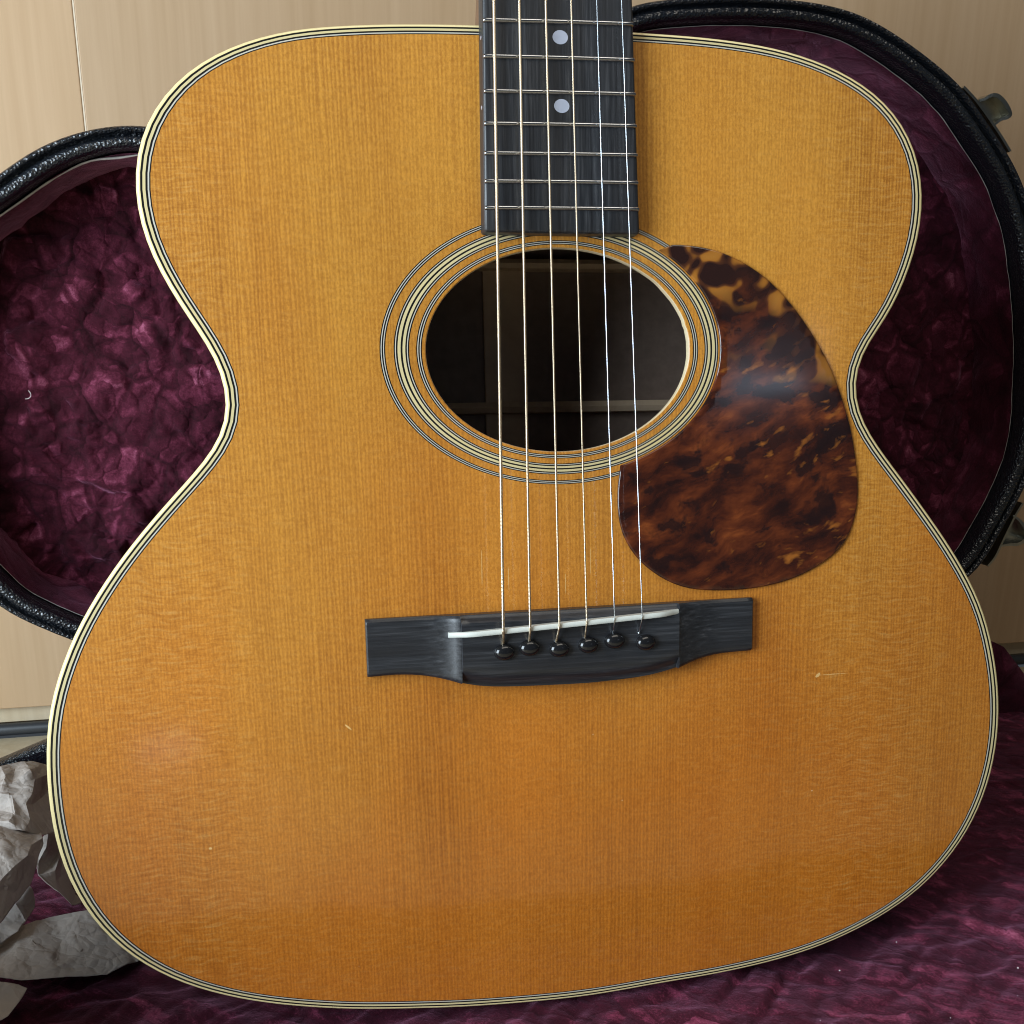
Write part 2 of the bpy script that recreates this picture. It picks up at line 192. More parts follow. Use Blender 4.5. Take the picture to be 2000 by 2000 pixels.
# ------------------------------------------------------------------ material helpers
class NT:
    def __init__(self, name):
        self.m = bpy.data.materials.new(name)
        self.m.use_nodes = True
        self.t = self.m.node_tree
        self.b = self.t.nodes["Principled BSDF"]
        self.co = self.t.nodes.new("ShaderNodeTexCoord").outputs["Object"]

    def set(self, **kw):
        for k, v in kw.items():
            self.b.inputs[k.replace("_", " ")].default_value = v if not isinstance(v, tuple) else (*v, 1) if len(v) == 3 else v
        return self

    def link(self, a, b):
        self.t.links.new(a, self.b.inputs[b] if isinstance(b, str) else b)

    def map(self, scale=(1, 1, 1), rot=(0, 0, 0), loc=(0, 0, 0), src=None):
        n = self.t.nodes.new("ShaderNodeMapping")
        n.inputs["Scale"].default_value = scale
        n.inputs["Rotation"].default_value = rot
        n.inputs["Location"].default_value = loc
        self.t.links.new(src or self.co, n.inputs[0])
        return n.outputs[0]

    def noise(self, vec, scale=1.0, detail=2.0, rough=0.5, dist=0.0, color=False):
        n = self.t.nodes.new("ShaderNodeTexNoise")
        n.inputs["Scale"].default_value = scale
        n.inputs["Detail"].default_value = detail
        n.inputs["Roughness"].default_value = rough
        n.inputs["Distortion"].default_value = dist
        self.t.links.new(vec, n.inputs["Vector"])
        return n.outputs["Color" if color else 0]

    def voro(self, vec, scale=1.0, feature='F1', out="Distance", rnd=1.0):
        n = self.t.nodes.new("ShaderNodeTexVoronoi")
        n.feature = feature
        n.inputs["Scale"].default_value = scale
        n.inputs["Randomness"].default_value = rnd
        self.t.links.new(vec, n.inputs["Vector"])
        return n.outputs[out]

    def wave(self, vec, scale, dist=0, detail=0, dscale=1.0, profile='SIN'):
        n = self.t.nodes.new("ShaderNodeTexWave")
        n.wave_profile = profile
        n.inputs["Scale"].default_value = scale
        n.inputs["Distortion"].default_value = dist
        n.inputs["Detail"].default_value = detail
        n.inputs["Detail Scale"].default_value = dscale
        self.t.links.new(vec, n.inputs["Vector"])
        return n.outputs["Fac"]

    def ramp(self, fac, stops, interp='LINEAR'):
        n = self.t.nodes.new("ShaderNodeValToRGB")
        cr = n.color_ramp
        cr.interpolation = interp
        while len(cr.elements) < len(stops):
            cr.elements.new(0.5)
        for e, (p, c) in zip(cr.elements, stops):
            e.position = p
            e.color = (c, c, c, 1) if isinstance(c, (int, float)) else (*c, 1)
        self.t.links.new(fac, n.inputs[0])
        return n.outputs[0]

    def mix(self, a, b, fac, mode='MIX'):
        n = self.t.nodes.new("ShaderNodeMix")
        n.data_type = 'RGBA'
        n.blend_type = mode
        for sock, v in ((n.inputs["Factor"], fac), (n.inputs[6], a), (n.inputs[7], b)):
            if isinstance(v, (int, float)):
                sock.default_value = v
            elif isinstance(v, tuple):
                sock.default_value = (*v, 1)
            else:
                self.t.links.new(v, sock)
        return n.outputs[2]

    def math(self, op, a, b=0.0, c=None, clamp=False):
        n = self.t.nodes.new("ShaderNodeMath")
        n.operation = op
        n.use_clamp = clamp
        for i, v in enumerate((a, b) if c is None else (a, b, c)):
            if isinstance(v, (int, float)):
                n.inputs[i].default_value = v
            else:
                self.t.links.new(v, n.inputs[i])
        return n.outputs[0]

    def sep(self, vec=None):
        n = self.t.nodes.new("ShaderNodeSeparateXYZ")
        self.t.links.new(vec or self.co, n.inputs[0])
        return n.outputs

    def comb(self, x, y, z):
        n = self.t.nodes.new("ShaderNodeCombineXYZ")
        for i, v in enumerate((x, y, z)):
            if isinstance(v, (int, float)):
                n.inputs[i].default_value = v
            else:
                self.t.links.new(v, n.inputs[i])
        return n.outputs[0]

    def bump(self, h, strength=0.3, dist=0.0005):
        n = self.t.nodes.new("ShaderNodeBump")
        n.inputs["Strength"].default_value = strength
        n.inputs["Distance"].default_value = dist
        self.t.links.new(h, n.inputs["Height"])
        self.t.links.new(n.outputs[0], self.b.inputs["Normal"])
        return n.outputs[0]


def mat_spruce():
    n = NT("lacquered_spruce")
    x, y, z = n.sep()
    warp = n.noise(n.map((9, 0.7, 1)), 1, 2)
    xw = n.math('ADD', x, n.math('MULTIPLY', n.math('SUBTRACT', warp, 0.5), 0.03))
    jit = n.noise(n.map((210, 14, 1)), 1, 3, 0.65)
    xj = n.math('ADD', xw, n.math('MULTIPLY', n.math('SUBTRACT', jit, 0.5), 0.0034))
    gv = n.comb(xj, 0.0, 0.0)
    lines = n.wave(gv, 215, 0, 0)                       # growth rings about 1.4 mm apart
    lines = n.ramp(lines, [(0.0, 1.0), (0.45, 0.55), (1.0, 0.0)])
    streak = n.noise(n.map((620, 9, 1)), 1, 3, 0.65)
    lamp = n.noise(n.map((14, 5, 1), loc=(3, 1, 0)), 1, 2)
    lamp = n.ramp(lamp, [(0.32, 0.38), (0.68, 0.88)])
    g = n.math('MULTIPLY', n.math('ADD', n.math('MULTIPLY', lines, 0.43), n.math('MULTIPLY', streak, 0.68)), lamp)
    # top colour: lighter honey yellow towards the neck, deeper orange over the lower bout
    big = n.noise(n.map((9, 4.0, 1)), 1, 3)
    hue_y = n.math('ADD', n.math('MULTIPLY', n.math('SUBTRACT', y, 0.17), 2.3), n.math('MULTIPLY', big, 1.1))
    base = n.mix((0.69, 0.222, 0.020), (0.76, 0.36, 0.052), n.ramp(hue_y, [(0.25, 0), (0.85, 1)]))
    dark = n.mix(base, (0.27, 0.078, 0.010), n.math('MULTIPLY', g, 0.95, clamp=True))
    band = n.noise(n.map((26, 0.8, 1), loc=(7, 0, 0)), 1, 2)
    dark = n.mix(dark, n.mix(dark, (0.80, 0.66, 0.50), 1.0, 'MULTIPLY'), n.ramp(band, [(0.50, 0), (0.75, 0.4)]))
    # medullary silk running across the grain, strongest in two bands towards the edges
    ys = n.math('ADD', y, n.math('MULTIPLY', n.math('SUBTRACT', n.noise(n.map((60, 25, 1)), 1, 2), 0.5), 0.006))
    silk = n.noise(n.comb(n.math('MULTIPLY', x, 120), n.math('MULTIPLY', ys, 900), 0.0), 1, 3, 0.62)
    ax = n.math('ABSOLUTE', n.math('ADD', x, 0.006))
    sm = n.ramp(ax, [(0.05, 0.30), (0.105, 0.45), (0.128, 1.0), (0.152, 0.95), (0.175, 0.4)])
    sa = n.math('MULTIPLY', n.math('SUBTRACT', silk, 0.5), n.math('MULTIPLY', sm, 0.95))
    dark = n.mix(dark, n.mix(dark, (0.62, 0.52, 0.40), 1.0, 'MULTIPLY'), n.math('MULTIPLY', n.math('MAXIMUM', sa, 0.0), 2.6, clamp=True))
    light = n.mix(dark, (0.74, 0.44, 0.14), n.math('MULTIPLY', n.math('MAXIMUM', n.math('MULTIPLY', sa, -1.0), 0.0), 1.5, clamp=True))
    spk = n.noise(n.map((1, 0.55, 1)), 1500, 3, 0.7)
    light = n.mix(light, n.mix(light, (0.72, 0.66, 0.56), 1.0, 'MULTIPLY'), n.ramp(spk, [(0.38, 0.75), (0.60, 0)]))
    # wear: a chip and scratches by the bridge and in the lacquer
    def mark(cx, cy, rx, ry, rot):
        v = n.map((1 / rx, 1 / ry, 0), src=n.map((1, 1, 1), rot=(0, 0, rot), src=n.comb(n.math('SUBTRACT', x, cx), n.math('SUBTRACT', y, cy), 0.0)))
        l = n.t.nodes.new("ShaderNodeVectorMath")
        l.operation = 'LENGTH'
        n.t.links.new(v, l.inputs[0])
        e = n.math('ADD', l.outputs["Value"], n.math('MULTIPLY', n.noise(n.co, 900, 2), 0.8))
        return n.ramp(e, [(0.9, 1.0), (0.99, 0.0)])
    oy = 0.148
    for cx, cy, rx, ry, rot in ((0.1069, -0.0306 + oy, 0.0022, 0.0011, -0.7), (0.1135, -0.0305 + oy, 0.011, 0.00022, 0.0),
                                (-0.0837, -0.0380 + oy, 0.0026, 0.0005, 0.75), 
                                (-0.1365, -0.0805 + oy, 0.0012, 0.0008, 0.2), (0.0575, 0.018 + oy, 0.0006, 0.0005, 0),
                                (-0.0312, 0.020 + oy, 0.00022, 0.012, 0.01), (-0.0210, 0.014 + oy, 0.00018, 0.009, -0.01), (-0.0125, 0.024 + oy, 0.0002, 0.013, 0.012), (0.0012, 0.012 + oy, 0.0002, 0.008, 0), (0.0112, 0.020 + oy, 0.00016, 0.010, 0.01)):
        light = n.mix(light, (0.78, 0.48, 0.18), mark(cx, cy, rx, ry, rot))
    # sparse dust and tiny nicks in the lacquer
    dv = n.map((1, 1.3, 0.02))
    dd = n.voro(dv, 85, 'F1')
    pr = n.sep(n.voro(dv, 85, 'F1', "Color"))[0]
    spot = n.math('MULTIPLY', n.ramp(dd, [(0.022, 1.0), (0.034, 0.0)]), n.ramp(pr, [(0.86, 0.0), (0.88, 0.75)]))
    light = n.mix(light, (0.82, 0.62, 0.38), spot)
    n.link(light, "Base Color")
    n.set(Roughness=0.42, Specular_IOR_Level=0.35, Coat_Weight=0.9, Coat_Roughness=0.11)
    h = n.math('ADD', n.math('MULTIPLY', g, -0.25), n.math('MULTIPLY', sa, 0.55))
    n.bump(h, 0.10, 0.0004)
    return n.m


def mat_plain(name, col, rough=0.4, metal=0.0, var=0.0, vscale=400, bump=0.0, bscale=900, coat=0.0, spec=0.5):
    n = NT(name)
    n.set(Base_Color=col, Roughness=rough, Metallic=metal, Coat_Weight=coat, Specular_IOR_Level=spec)
    if var:
        k = n.noise(n.co, vscale, 3)
        n.link(n.mix(tuple(c * (1 - var) for c in col), tuple(min(1, c * (1 + var)) for c in col), k), "Base Color")
    if bump:
        n.bump(n.noise(n.co, bscale, 3), bump, 0.0003)
    return n.m


def mat_ebony(name, axis):
    n = NT(name)
    sc = (25, 900, 900) if axis == 0 else (900, 22, 900)
    f = n.noise(n.map(sc), 1, 4, 0.7)
    col = n.ramp(f, [(0.34, (0.013, 0.014, 0.017)), (0.54, (0.030, 0.033, 0.039)), (0.66, (0.065, 0.069, 0.078)), (0.78, (0.15, 0.15, 0.155))])
    big = n.noise(n.map((8, 90, 1) if axis == 0 else (120, 8, 1), loc=(2, 5, 0)), 1, 2)
    col = n.mix(col, (0.02, 0.019, 0.02), n.ramp(big, [(0.35, 0.75), (0.65, 0.05)]))
    n.link(col, "Base Color")
    n.link(n.ramp(f, [(0.3, 0.29), (0.7, 0.45)]), "Roughness")
    n.set(Specular_IOR_Level=0.6)
    n.bump(f, 0.16, 0.0003)
    return n.m


def mat_tortoise():
    n = NT("tortoiseshell_plastic")
    x, y, z = n.sep()
    rv = n.map((1, 1, 1), rot=(0, 0, radians(-24)))
    wv = n.noise(n.map((60, 60, 1)), 1, 2, color=True)
    vm = n.t.nodes.new("ShaderNodeVectorMath")
    vm.operation = 'MULTIPLY_ADD'
    n.t.links.new(wv, vm.inputs[0])
    vm.inputs[1].default_value = (0.009, 0.009, 0)
    n.t.links.new(rv, vm.inputs[2])
    warp = vm.outputs[0]
    a = n.noise(n.map((52, 120, 1), src=warp), 1, 5, 0.6)
    fl = n.noise(n.map((105, 250, 1), src=warp, loc=(4, 9, 0)), 1, 3, 0.55)
    cl = n.noise(n.map((22, 30, 1), loc=(1, 3, 0)), 1, 2)
    body = n.ramp(a, [(0.34, (0.018, 0.006, 0.005)), (0.47, (0.055, 0.0125, 0.006)), (0.60, (0.125, 0.028, 0.009)), (0.72, (0.24, 0.060, 0.014))])
    # orange flecks, clustered and denser towards the outer edge
    edge = n.math('MULTIPLY', n.math('SUBTRACT', x, 0.07), 1.6)
    ff = n.math('ADD', n.math('ADD', fl, edge), n.math('MULTIPLY', n.math('SUBTRACT', cl, 0.5), 0.45))
    dk = n.noise(n.map((70, 95, 1), src=warp, loc=(8, 2, 0)), 1, 4, 0.55)
    body = n.mix(body, (0.014, 0.006, 0.006), n.ramp(n.math('ADD', dk, n.math('MULTIPLY', n.math('SUBTRACT', y, 0.2), 0.9)), [(0.52, 0.0), (0.60, 0.85)]))
    body = n.mix(body, (0.38, 0.125, 0.020), n.ramp(ff, [(0.64, 0.0), (0.80, 0.9)]))
    # clear amber with round dark spots in the upper corner
    spots = n.voro(n.map((150, 190, 1), src=warp), 1, 'SMOOTH_F1')
    amber = n.ramp(spots, [(0.42, (0.026, 0.010, 0.008)), (0.50, (0.09, 0.03, 0.012)), (0.57, (0.38, 0.145, 0.022)), (0.85, (0.48, 0.22, 0.042))])
    up = n.math('ADD', n.math('MULTIPLY', n.math('SUBTRACT', y, 0.252), 9.0), n.math('MULTIPLY', n.math('SUBTRACT', x, 0.066), 6.0))
    t = n.math('ADD', n.math('MULTIPLY', n.math('SUBTRACT', cl, 0.5), 1.0), up)
    c = n.mix(body, amber, n.ramp(t, [(0.0, 0.0), (0.22, 1.0)]))
    n.link(c, "Base Color")
    n.set(Roughness=0.16, Specular_IOR_Level=0.5, Coat_Weight=0.35, Coat_Roughness=0.08)
    n.bump(n.noise(n.map((45, 45, 1)), 1, 2), 0.05, 0.001)
    return n.m


def mat_velvet(name, crush=1.0, angle=0.0, stretch=1.0, cell=1.0, gain=1.0):
    """crushed plush: the pile lies a different way in every flattened patch; crease shade and ridge highlights are put into the colour"""
    n = NT(name)
    base = n.map((1.0, stretch, 1.0), src=n.map((1, 1, 1), rot=(0, 0, angle)))
    wv = n.noise(base, 30, 3, 0.6, color=True)
    vm = n.t.nodes.new("ShaderNodeVectorMath")
    vm.operation = 'MULTIPLY_ADD'
    n.t.links.new(wv, vm.inputs[0])
    vm.inputs[1].default_value = (0.016, 0.016, 0.016)
    n.t.links.new(base, vm.inputs[2])
    v = vm.outputs[0]
    c1, c2 = 46 * cell, 105 * cell
    r1 = n.sep(n.voro(v, c1, 'F1', "Color"))[0]
    r2 = n.sep(n.voro(v, c2, 'F1', "Color"))[1]
    e1 = n.voro(v, c1, 'DISTANCE_TO_EDGE')
    e2 = n.voro(v, c2, 'DISTANCE_TO_EDGE')
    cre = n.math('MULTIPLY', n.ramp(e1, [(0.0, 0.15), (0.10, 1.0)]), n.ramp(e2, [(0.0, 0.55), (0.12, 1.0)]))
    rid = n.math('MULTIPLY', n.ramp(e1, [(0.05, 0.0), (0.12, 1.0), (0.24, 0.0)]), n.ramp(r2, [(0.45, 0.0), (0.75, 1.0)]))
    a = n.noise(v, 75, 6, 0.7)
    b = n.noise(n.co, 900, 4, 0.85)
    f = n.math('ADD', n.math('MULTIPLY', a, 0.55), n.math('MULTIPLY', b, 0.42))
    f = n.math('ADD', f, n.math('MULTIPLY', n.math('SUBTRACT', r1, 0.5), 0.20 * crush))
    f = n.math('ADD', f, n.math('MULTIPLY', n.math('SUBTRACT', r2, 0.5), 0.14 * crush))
    f = n.math('ADD', f, n.math('MULTIPLY', rid, 0.14 * crush))  # painted highlight beside the creases
    f = n.math('SUBTRACT', f, n.math('MULTIPLY', n.math('SUBTRACT', 1.0, cre), 0.16 * crush))  # painted shade in the creases
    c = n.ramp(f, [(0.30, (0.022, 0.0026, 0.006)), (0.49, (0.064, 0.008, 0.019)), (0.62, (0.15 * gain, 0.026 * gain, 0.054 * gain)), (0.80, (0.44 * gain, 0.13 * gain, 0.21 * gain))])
    n.link(c, "Base Color")
    n.set(Roughness=0.85, Specular_IOR_Level=0.15, Sheen_Weight=0.6, Sheen_Roughness=0.35, Sheen_Tint=(0.85, 0.34, 0.54))
    h = n.math('ADD', n.math('MULTIPLY', b, 0.8), n.math('MULTIPLY', a, 1.2))
    h = n.math('ADD', h, n.math('MULTIPLY', n.math('ADD', n.math('MULTIPLY', cre, 1.0), n.math('MULTIPLY', r1, 0.0)), 1.6 * crush))
    n.bump(h, 0.5, 0.0013)
    return n.m


def mat_tolex():
    n = NT("black_pebbled_vinyl")
    d = n.voro(n.map((1, 1, 1)), 780, 'F1')
    d2 = n.noise(n.co, 500, 3, 0.6)
    n.set(Base_Color=(0.009, 0.011, 0.015), Roughness=0.2, Specular_IOR_Level=0.65)
    n.bump(n.math('ADD', d, n.math('MULTIPLY', d2, 0.8)), 0.6, 0.0010)
    return n.m


def mat_panel(name, ca, cb):
    n = NT(name)
    f = n.noise(n.map((190, 190, 7)), 1, 4, 0.6, 0.2)
    g = n.noise(n.map((18, 18, 1.1), loc=(3, 0, 0)), 1, 2)
    c = n.mix(ca, cb, n.ramp(f, [(0.35, 0), (0.68, 1)]))
    c = n.mix(c, n.mix(c, (0.95, 0.93, 0.89), 1.0, 'MULTIPLY'), n.ramp(g, [(0.4, 0), (0.7, 1)]))
    n.link(c, "Base Color")
    n.set(Roughness=0.5, Specular_IOR_Level=0.35)
    n.bump(f, 0.06, 0.0003)
    return n.m


def mat_paper():
    n = NT("brown_packing_paper")
    f = n.noise(n.co, 700, 4, 0.7)
    g = n.noise(n.co, 55, 3, 0.6)
    c = n.mix((0.46, 0.405, 0.36), (0.60, 0.54, 0.49), n.math('ADD', n.math('MULTIPLY', f, 0.5), n.math('MULTIPLY', g, 0.5)))
    n.link(c, "Base Color")
    n.set(Roughness=0.7, Specular_IOR_Level=0.25)
    w = n.noise(n.co, 60, 2, 0.5, color=True)
    vm = n.t.nodes.new("ShaderNodeVectorMath")
    vm.operation = 'MULTIPLY_ADD'
    n.t.links.new(w, vm.inputs[0])
    vm.inputs[1].default_value = (0.006, 0.006, 0.006)
    n.t.links.new(n.co, vm.inputs[2])
    k1 = n.ramp(n.voro(vm.outputs[0], 85, 'DISTANCE_TO_EDGE'), [(0.0, 0.0), (0.16, 1.0)])
    k2 = n.ramp(n.voro(vm.outputs[0], 210, 'DISTANCE_TO_EDGE'), [(0.0, 0.0), (0.2, 1.0)])
    hh = n.math('ADD', n.math('MULTIPLY', k1, 0.8), n.math('MULTIPLY', k2, 0.3))
    n.bump(n.math('ADD', n.math('ADD', n.math('MULTIPLY', f, 0.2), g), hh), 0.4, 0.0010)
    tr = n.t.nodes.new("ShaderNodeBsdfTranslucent")      # thin paper lets some light through
    n.t.links.new(c, tr.inputs[0])
    mx = n.t.nodes.new("ShaderNodeMixShader")
    mx.inputs[0].default_value = 0.28
    n.t.links.new(n.b.outputs[0], mx.inputs[1])
    n.t.links.new(tr.outputs[0], mx.inputs[2])
    n.t.links.new(mx.outputs[0], n.t.nodes["Material Output"].inputs["Surface"])
    return n.m


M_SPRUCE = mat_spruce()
M_BIND = mat_plain("ivory_binding", (0.86, 0.71, 0.36), 0.28, var=0.05, vscale=60, coat=0.4)
M_CREAM = mat_plain("cream_line", (0.68, 0.57, 0.30), 0.35, var=0.06, vscale=90)
M_WHITE = mat_plain("white_line", (0.58, 0.55, 0.47), 0.35, var=0.04, vscale=90)
M_EDGE = mat_panel("bare_edge_wood", (0.74, 0.60, 0.38), (0.80, 0.67, 0.45))
M_BLACK = mat_plain("black_line", (0.006, 0.006, 0.006), 0.3)
M_ROSE = mat_plain("rosewood", (0.035, 0.014, 0.010), 0.3, var=0.35, vscale=120, coat=0.5)
M_INSIDE = mat_panel("bare_rosewood", (0.23, 0.165, 0.13), (0.29, 0.21, 0.165))
M_BRACE = mat_panel("bare_spruce", (0.66, 0.48, 0.32), (0.72, 0.54, 0.37))
M_EBONY_V = mat_ebony("ebony_lengthwise", 1)
M_EBONY_H = mat_ebony("ebony_crosswise", 0)
M_TORT = mat_tortoise()
M_FRET = mat_plain("nickel_silver", (0.46, 0.47, 0.49), 0.22, 1.0, var=0.08, vscale=300)
M_PEARL = mat_plain("pearl_dot", (0.45, 0.48, 0.58), 0.25, var=0.12, vscale=260, coat=0.5)
M_BONE = mat_plain("bone", (0.68, 0.70, 0.64), 0.35, var=0.05, vscale=150)
M_PIN = mat_plain("black_plastic", (0.010, 0.010, 0.011), 0.17, coat=0.3)
M_TOLEX = mat_tolex()
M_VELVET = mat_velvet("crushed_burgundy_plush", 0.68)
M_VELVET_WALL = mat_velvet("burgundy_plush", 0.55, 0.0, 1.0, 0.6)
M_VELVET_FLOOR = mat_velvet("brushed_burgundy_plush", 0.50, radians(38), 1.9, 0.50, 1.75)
M_PAPER = mat_paper()
M_NICKEL = mat_plain("worn_nickel", (0.34, 0.33, 0.28), 0.3, 1.0, var=0.25, vscale=200, bump=0.1)
M_TORN = mat_plain("torn_backing", (0.55, 0.50, 0.48), 0.8, var=0.3, vscale=300)
M_LINT = mat_plain("white_lint", (0.85, 0.85, 0.83), 0.8)


def mat_wound():
    n = NT("wound_bronze")
    x, y, z = n.sep()
    wv = n.wave(n.comb(n.math('ADD', y, n.math('MULTIPLY', x, 0.05)), 0, 0), 640, 0)
    n.set(Base_Color=(0.78, 0.64, 0.46), Metallic=1.0, Roughness=0.34)
    n.bump(wv, 0.35, 0.0002)
    return n.m


M_WOUND = mat_wound()
M_STEEL = mat_plain("plain_steel", (0.74, 0.78, 0.82), 0.22, 1.0)


# ------------------------------------------------------------------ room behind: floor, wardrobe
fl_v, fl_f = box_data(-1500, 1500, -900, 340, -192, -172)
fl = mesh("floor", fl_v, fl_f, mat_panel("pale_floor_laminate", (0.50, 0.41, 0.27), (0.58, 0.49, 0.34)), None, False)
fl["kind"] = "structure"

ward = thing("wardrobe", "beige wood-grain wardrobe front with a pale vertical seam, standing behind the case", "wardrobe", (0, 0.340, -0.172))
WO = (0, 340, -172)
pa = mat_panel("beige_veneer", (0.505, 0.335, 0.19), (0.55, 0.372, 0.22))
pb = mat_panel("tan_veneer", (0.465, 0.315, 0.185), (0.51, 0.352, 0.215))
box("door", (-900, -206.8, 340, 358, -150.5, 900), pa, ward, 0.8, WO)
box("door", (-205.85, 1000, 340, 358, -150.5, 900), pb, ward, 0.8, WO)
box("edge_strip", (-206.75, -205.9, 340.4, 356, -150, 899), mat_plain("pale_edging", (0.72, 0.60, 0.45), 0.5), ward, 0, WO)
box("bottom_rail", (-900, 1000, 347, 362, -163, -152.2), mat_panel("rail_veneer", (0.50, 0.40, 0.27), (0.56, 0.46, 0.32)), ward, 0.5, WO)
tv, tf = tube_data([(-900, 345, -167.6), (-300, 345, -167.4), (1000, 345, -167.2)], 4.3, 16)
mesh("track_tube", tv, tf, mat_plain("dark_rubber", (0.035, 0.037, 0.04), 0.4), ward, True, WO)
box("back_panel", (-900, 1000, 366, 372, -172, 900), pb, ward, 0, WO)

# ------------------------------------------------------------------ the guitar case
case = thing("guitar_case", "open black vinyl guitar case lined with burgundy plush, its lid standing up behind the guitar", "guitar case", (0.04, 0.235, -0.172))
CO = (40, 235, -172)
KY = 0.7282                                   # body proportion, height to width, as the guitar and case stand in view


def offset_closed(P, d, k=KY):
    """offset a closed 2-D loop inwards by d, thinner along the second axis"""
    n = len(P)
    A = 0
    for i in range(n):
        x0, y0 = P[i - 1]
        x1, y1 = P[i]
        A += x0 * y1 - x1 * y0
    sg = 1 if A > 0 else -1
    out = []
    for i in range(n):
        x0, y0 = P[i - 1]
        x1, y1 = P[(i + 1) % n]
        tx, ty = x1 - x0, (y1 - y0) / k
        L = math.hypot(tx, ty)
        out.append((P[i][0] - sg * ty / L * d, P[i][1] + sg * tx / L * d * k))
    return out


def tri_wave(t):
    t = t - math.floor(t)
    return abs(t - 0.5) * 2


CREASE = []
_r = random.Random(5)
for per, amp in ((58, 3.4), (43, 3.0), (34, 2.6), (27, 2.2), (21, 1.7), (16, 1.3), (12, 0.9)):
    an = _r.uniform(0, pi)
    CREASE.append((cos(an) / per, sin(an) / per, _r.random(), amp))


def crumple(u, v, warp=0.30):
    h = 0
    for a, b, ph, amp in CREASE:
        wq = noise.noise((u * 0.022 + ph * 9, v * 0.022, ph * 7)) * warp * 2.2
        m = 0.45 + 0.75 * (noise.noise((u * 0.013 + 4 * ph, v * 0.013 + 3, ph * 5 + 2)) + 0.5)
        h += amp * max(0, m) * tri_wave(a * u + b * v + ph + wq)
    return h


def facets(u, v, cell, seed, tilt):
    """crushed folds: flat-ish patches tilted at random, pinched along the creases between them"""
    p = Vector((u / cell, v / cell, seed * 3.7))
    d, q = noise.voronoi(p)
    c = q[0]
    g = noise.noise_vector((c.x * 7.1, c.y * 7.1, seed + c.z))
    rel = p - c
    h = (g.x * rel.x + g.y * rel.y) * tilt * cell
    e = min(1.0, (d[1] - d[0]) / 0.25)
    return h * (0.4 + 0.6 * e), e


def crushed(u, v):
    w1 = noise.noise_vector((u * 0.02, v * 0.02, 1.0)) * 8.0
    a, b = u + w1.x, v + w1.y
    f, e = facets(a, b, 26.0, 1, 0.42)
    h = f + 1.3 * e
    f, e = facets(a * 0.8 + b * 0.5, b * 0.8 - a * 0.4, 13.0, 2, 0.42)
    h += f + 0.6 * e
    f, e = facets(a, b * 1.3, 6.5, 3, 0.35)
    h += 0.6 * f + 0.2 * e
    return h


# lid: shell swept round the outline (plane y = 160 mm, open towards the room)
LY = 160.0
nL = len(LID)
PROF = [(0.2, 52), (0.0, 20), (0.0, 4.0), (0.35, 2.2), (1.2, 0.9), (2.3, 0.6), (3.4, 1.2), (3.9, 2.6), (4.3, 4.2), (5.2, 4.6), (5.9, 3.4), (6.6, 1.2),
        (7.6, 0.2), (9.4, -0.2), (11.2, 0.3), (12.2, 1.4), (12.8, 3.2), (13.3, 7.0), (13.4, 20)]
V, F = [], []
rings = [offset_closed(LID, d) for d, y in PROF]
for (d, y), rg in zip(PROF, rings):
    for i, (x, z) in enumerate(rg):
        wob = 0.35 * noise.noise((x * 0.03, z * 0.03, d * 0.2))
        V.append((x, LY + y + wob, z))
for j in range(len(PROF) - 1):
    for i in range(nL):
        F.append((j * nL + i, j * nL + (i + 1) % nL, (j + 1) * nL + (i + 1) % nL, (j + 1) * nL + i))
F.append(tuple(range(nL)))                    # back of the lid
mesh("lid_shell", V, F, M_TOLEX, case, True, CO, angle=60)

# lid lining: side wall and crumpled back panel
LIN = offset_closed(LID, 13.5)
LIN2 = offset_closed(LID, 15.0)
V, F = [], []
depths = [11.5, 13, 16, 22, 30, 38, 44]
for k, dp in enumerate(depths):
    q = dp / 44.0
    for i in range(nL):
        ax, az = LIN[i]
        bx, bz = LIN2[i]
        cr = 0.75 * (crushed(i * 3.1 + 400, dp * 1.3) + 2.0) * min(1, (dp - 11.5) / 8)
        nx, nz = (bx - ax) / 1.5, (bz - az) / 1.5
        V.append((ax + nx * (cr + 2.5 * q), LY + dp, az + nz * (cr + 2.5 * q)))
for j in range(len(depths) - 1):
    for i in range(nL):
        F.append((j * nL + i, j * nL + (i + 1) % nL, (j + 1) * nL + (i + 1) % nL, (j + 1) * nL + i))
mesh("lid_wall_lining", V, F, M_VELVET_WALL, case, True, CO, angle=70)

loop = offset_closed(LID, 15.5)
pts = [Vector(p) for p in loop]


def inside(x, y, P):
    c = False
    j = len(P) - 1
    for i in range(len(P)):
        xi, yi = P[i]
        xj, yj = P[j]
        if (yi > y) != (yj > y) and x < (xj - xi) * (y - yi) / (yj - yi) + xi:
            c = not c
        j = i
    return c


small = offset_closed(LID, 17.5)
gp = []
st = 1.5
yy = -105.0
row = 0
while yy < 262:
    xs = [small[i][0] + (yy - small[i][1]) * (small[(i + 1) % nL][0] - small[i][0]) / (small[(i + 1) % nL][1] - small[i][1])
          for i in range(nL) if (small[i][1] > yy) != (small[(i + 1) % nL][1] > yy)]
    xs.sort()
    for a, b in zip(xs[::2], xs[1::2]):
        x = a + st * (0.5 if row % 2 else 0.1)
        while x < b:
            gp.append(Vector((x, yy)))
            x += st
    yy += st * 0.87
    row += 1
res = delaunay_2d_cdt(pts + gp, [], [list(range(nL))], 1, 1e-5)
V = []
for q in res[0]:
    soft = 0.35 + 0.65 * sstep(60, -60, q.x)     # the right half is stretched smoother
    V.append((q.x, LY + 43.0 - crushed(q.x, q.y / 0.8) * soft * 1.2, q.y))
mesh("lid_back_lining", V, [tuple(f) for f in res[2]], M_VELVET, case, True, CO, angle=180)

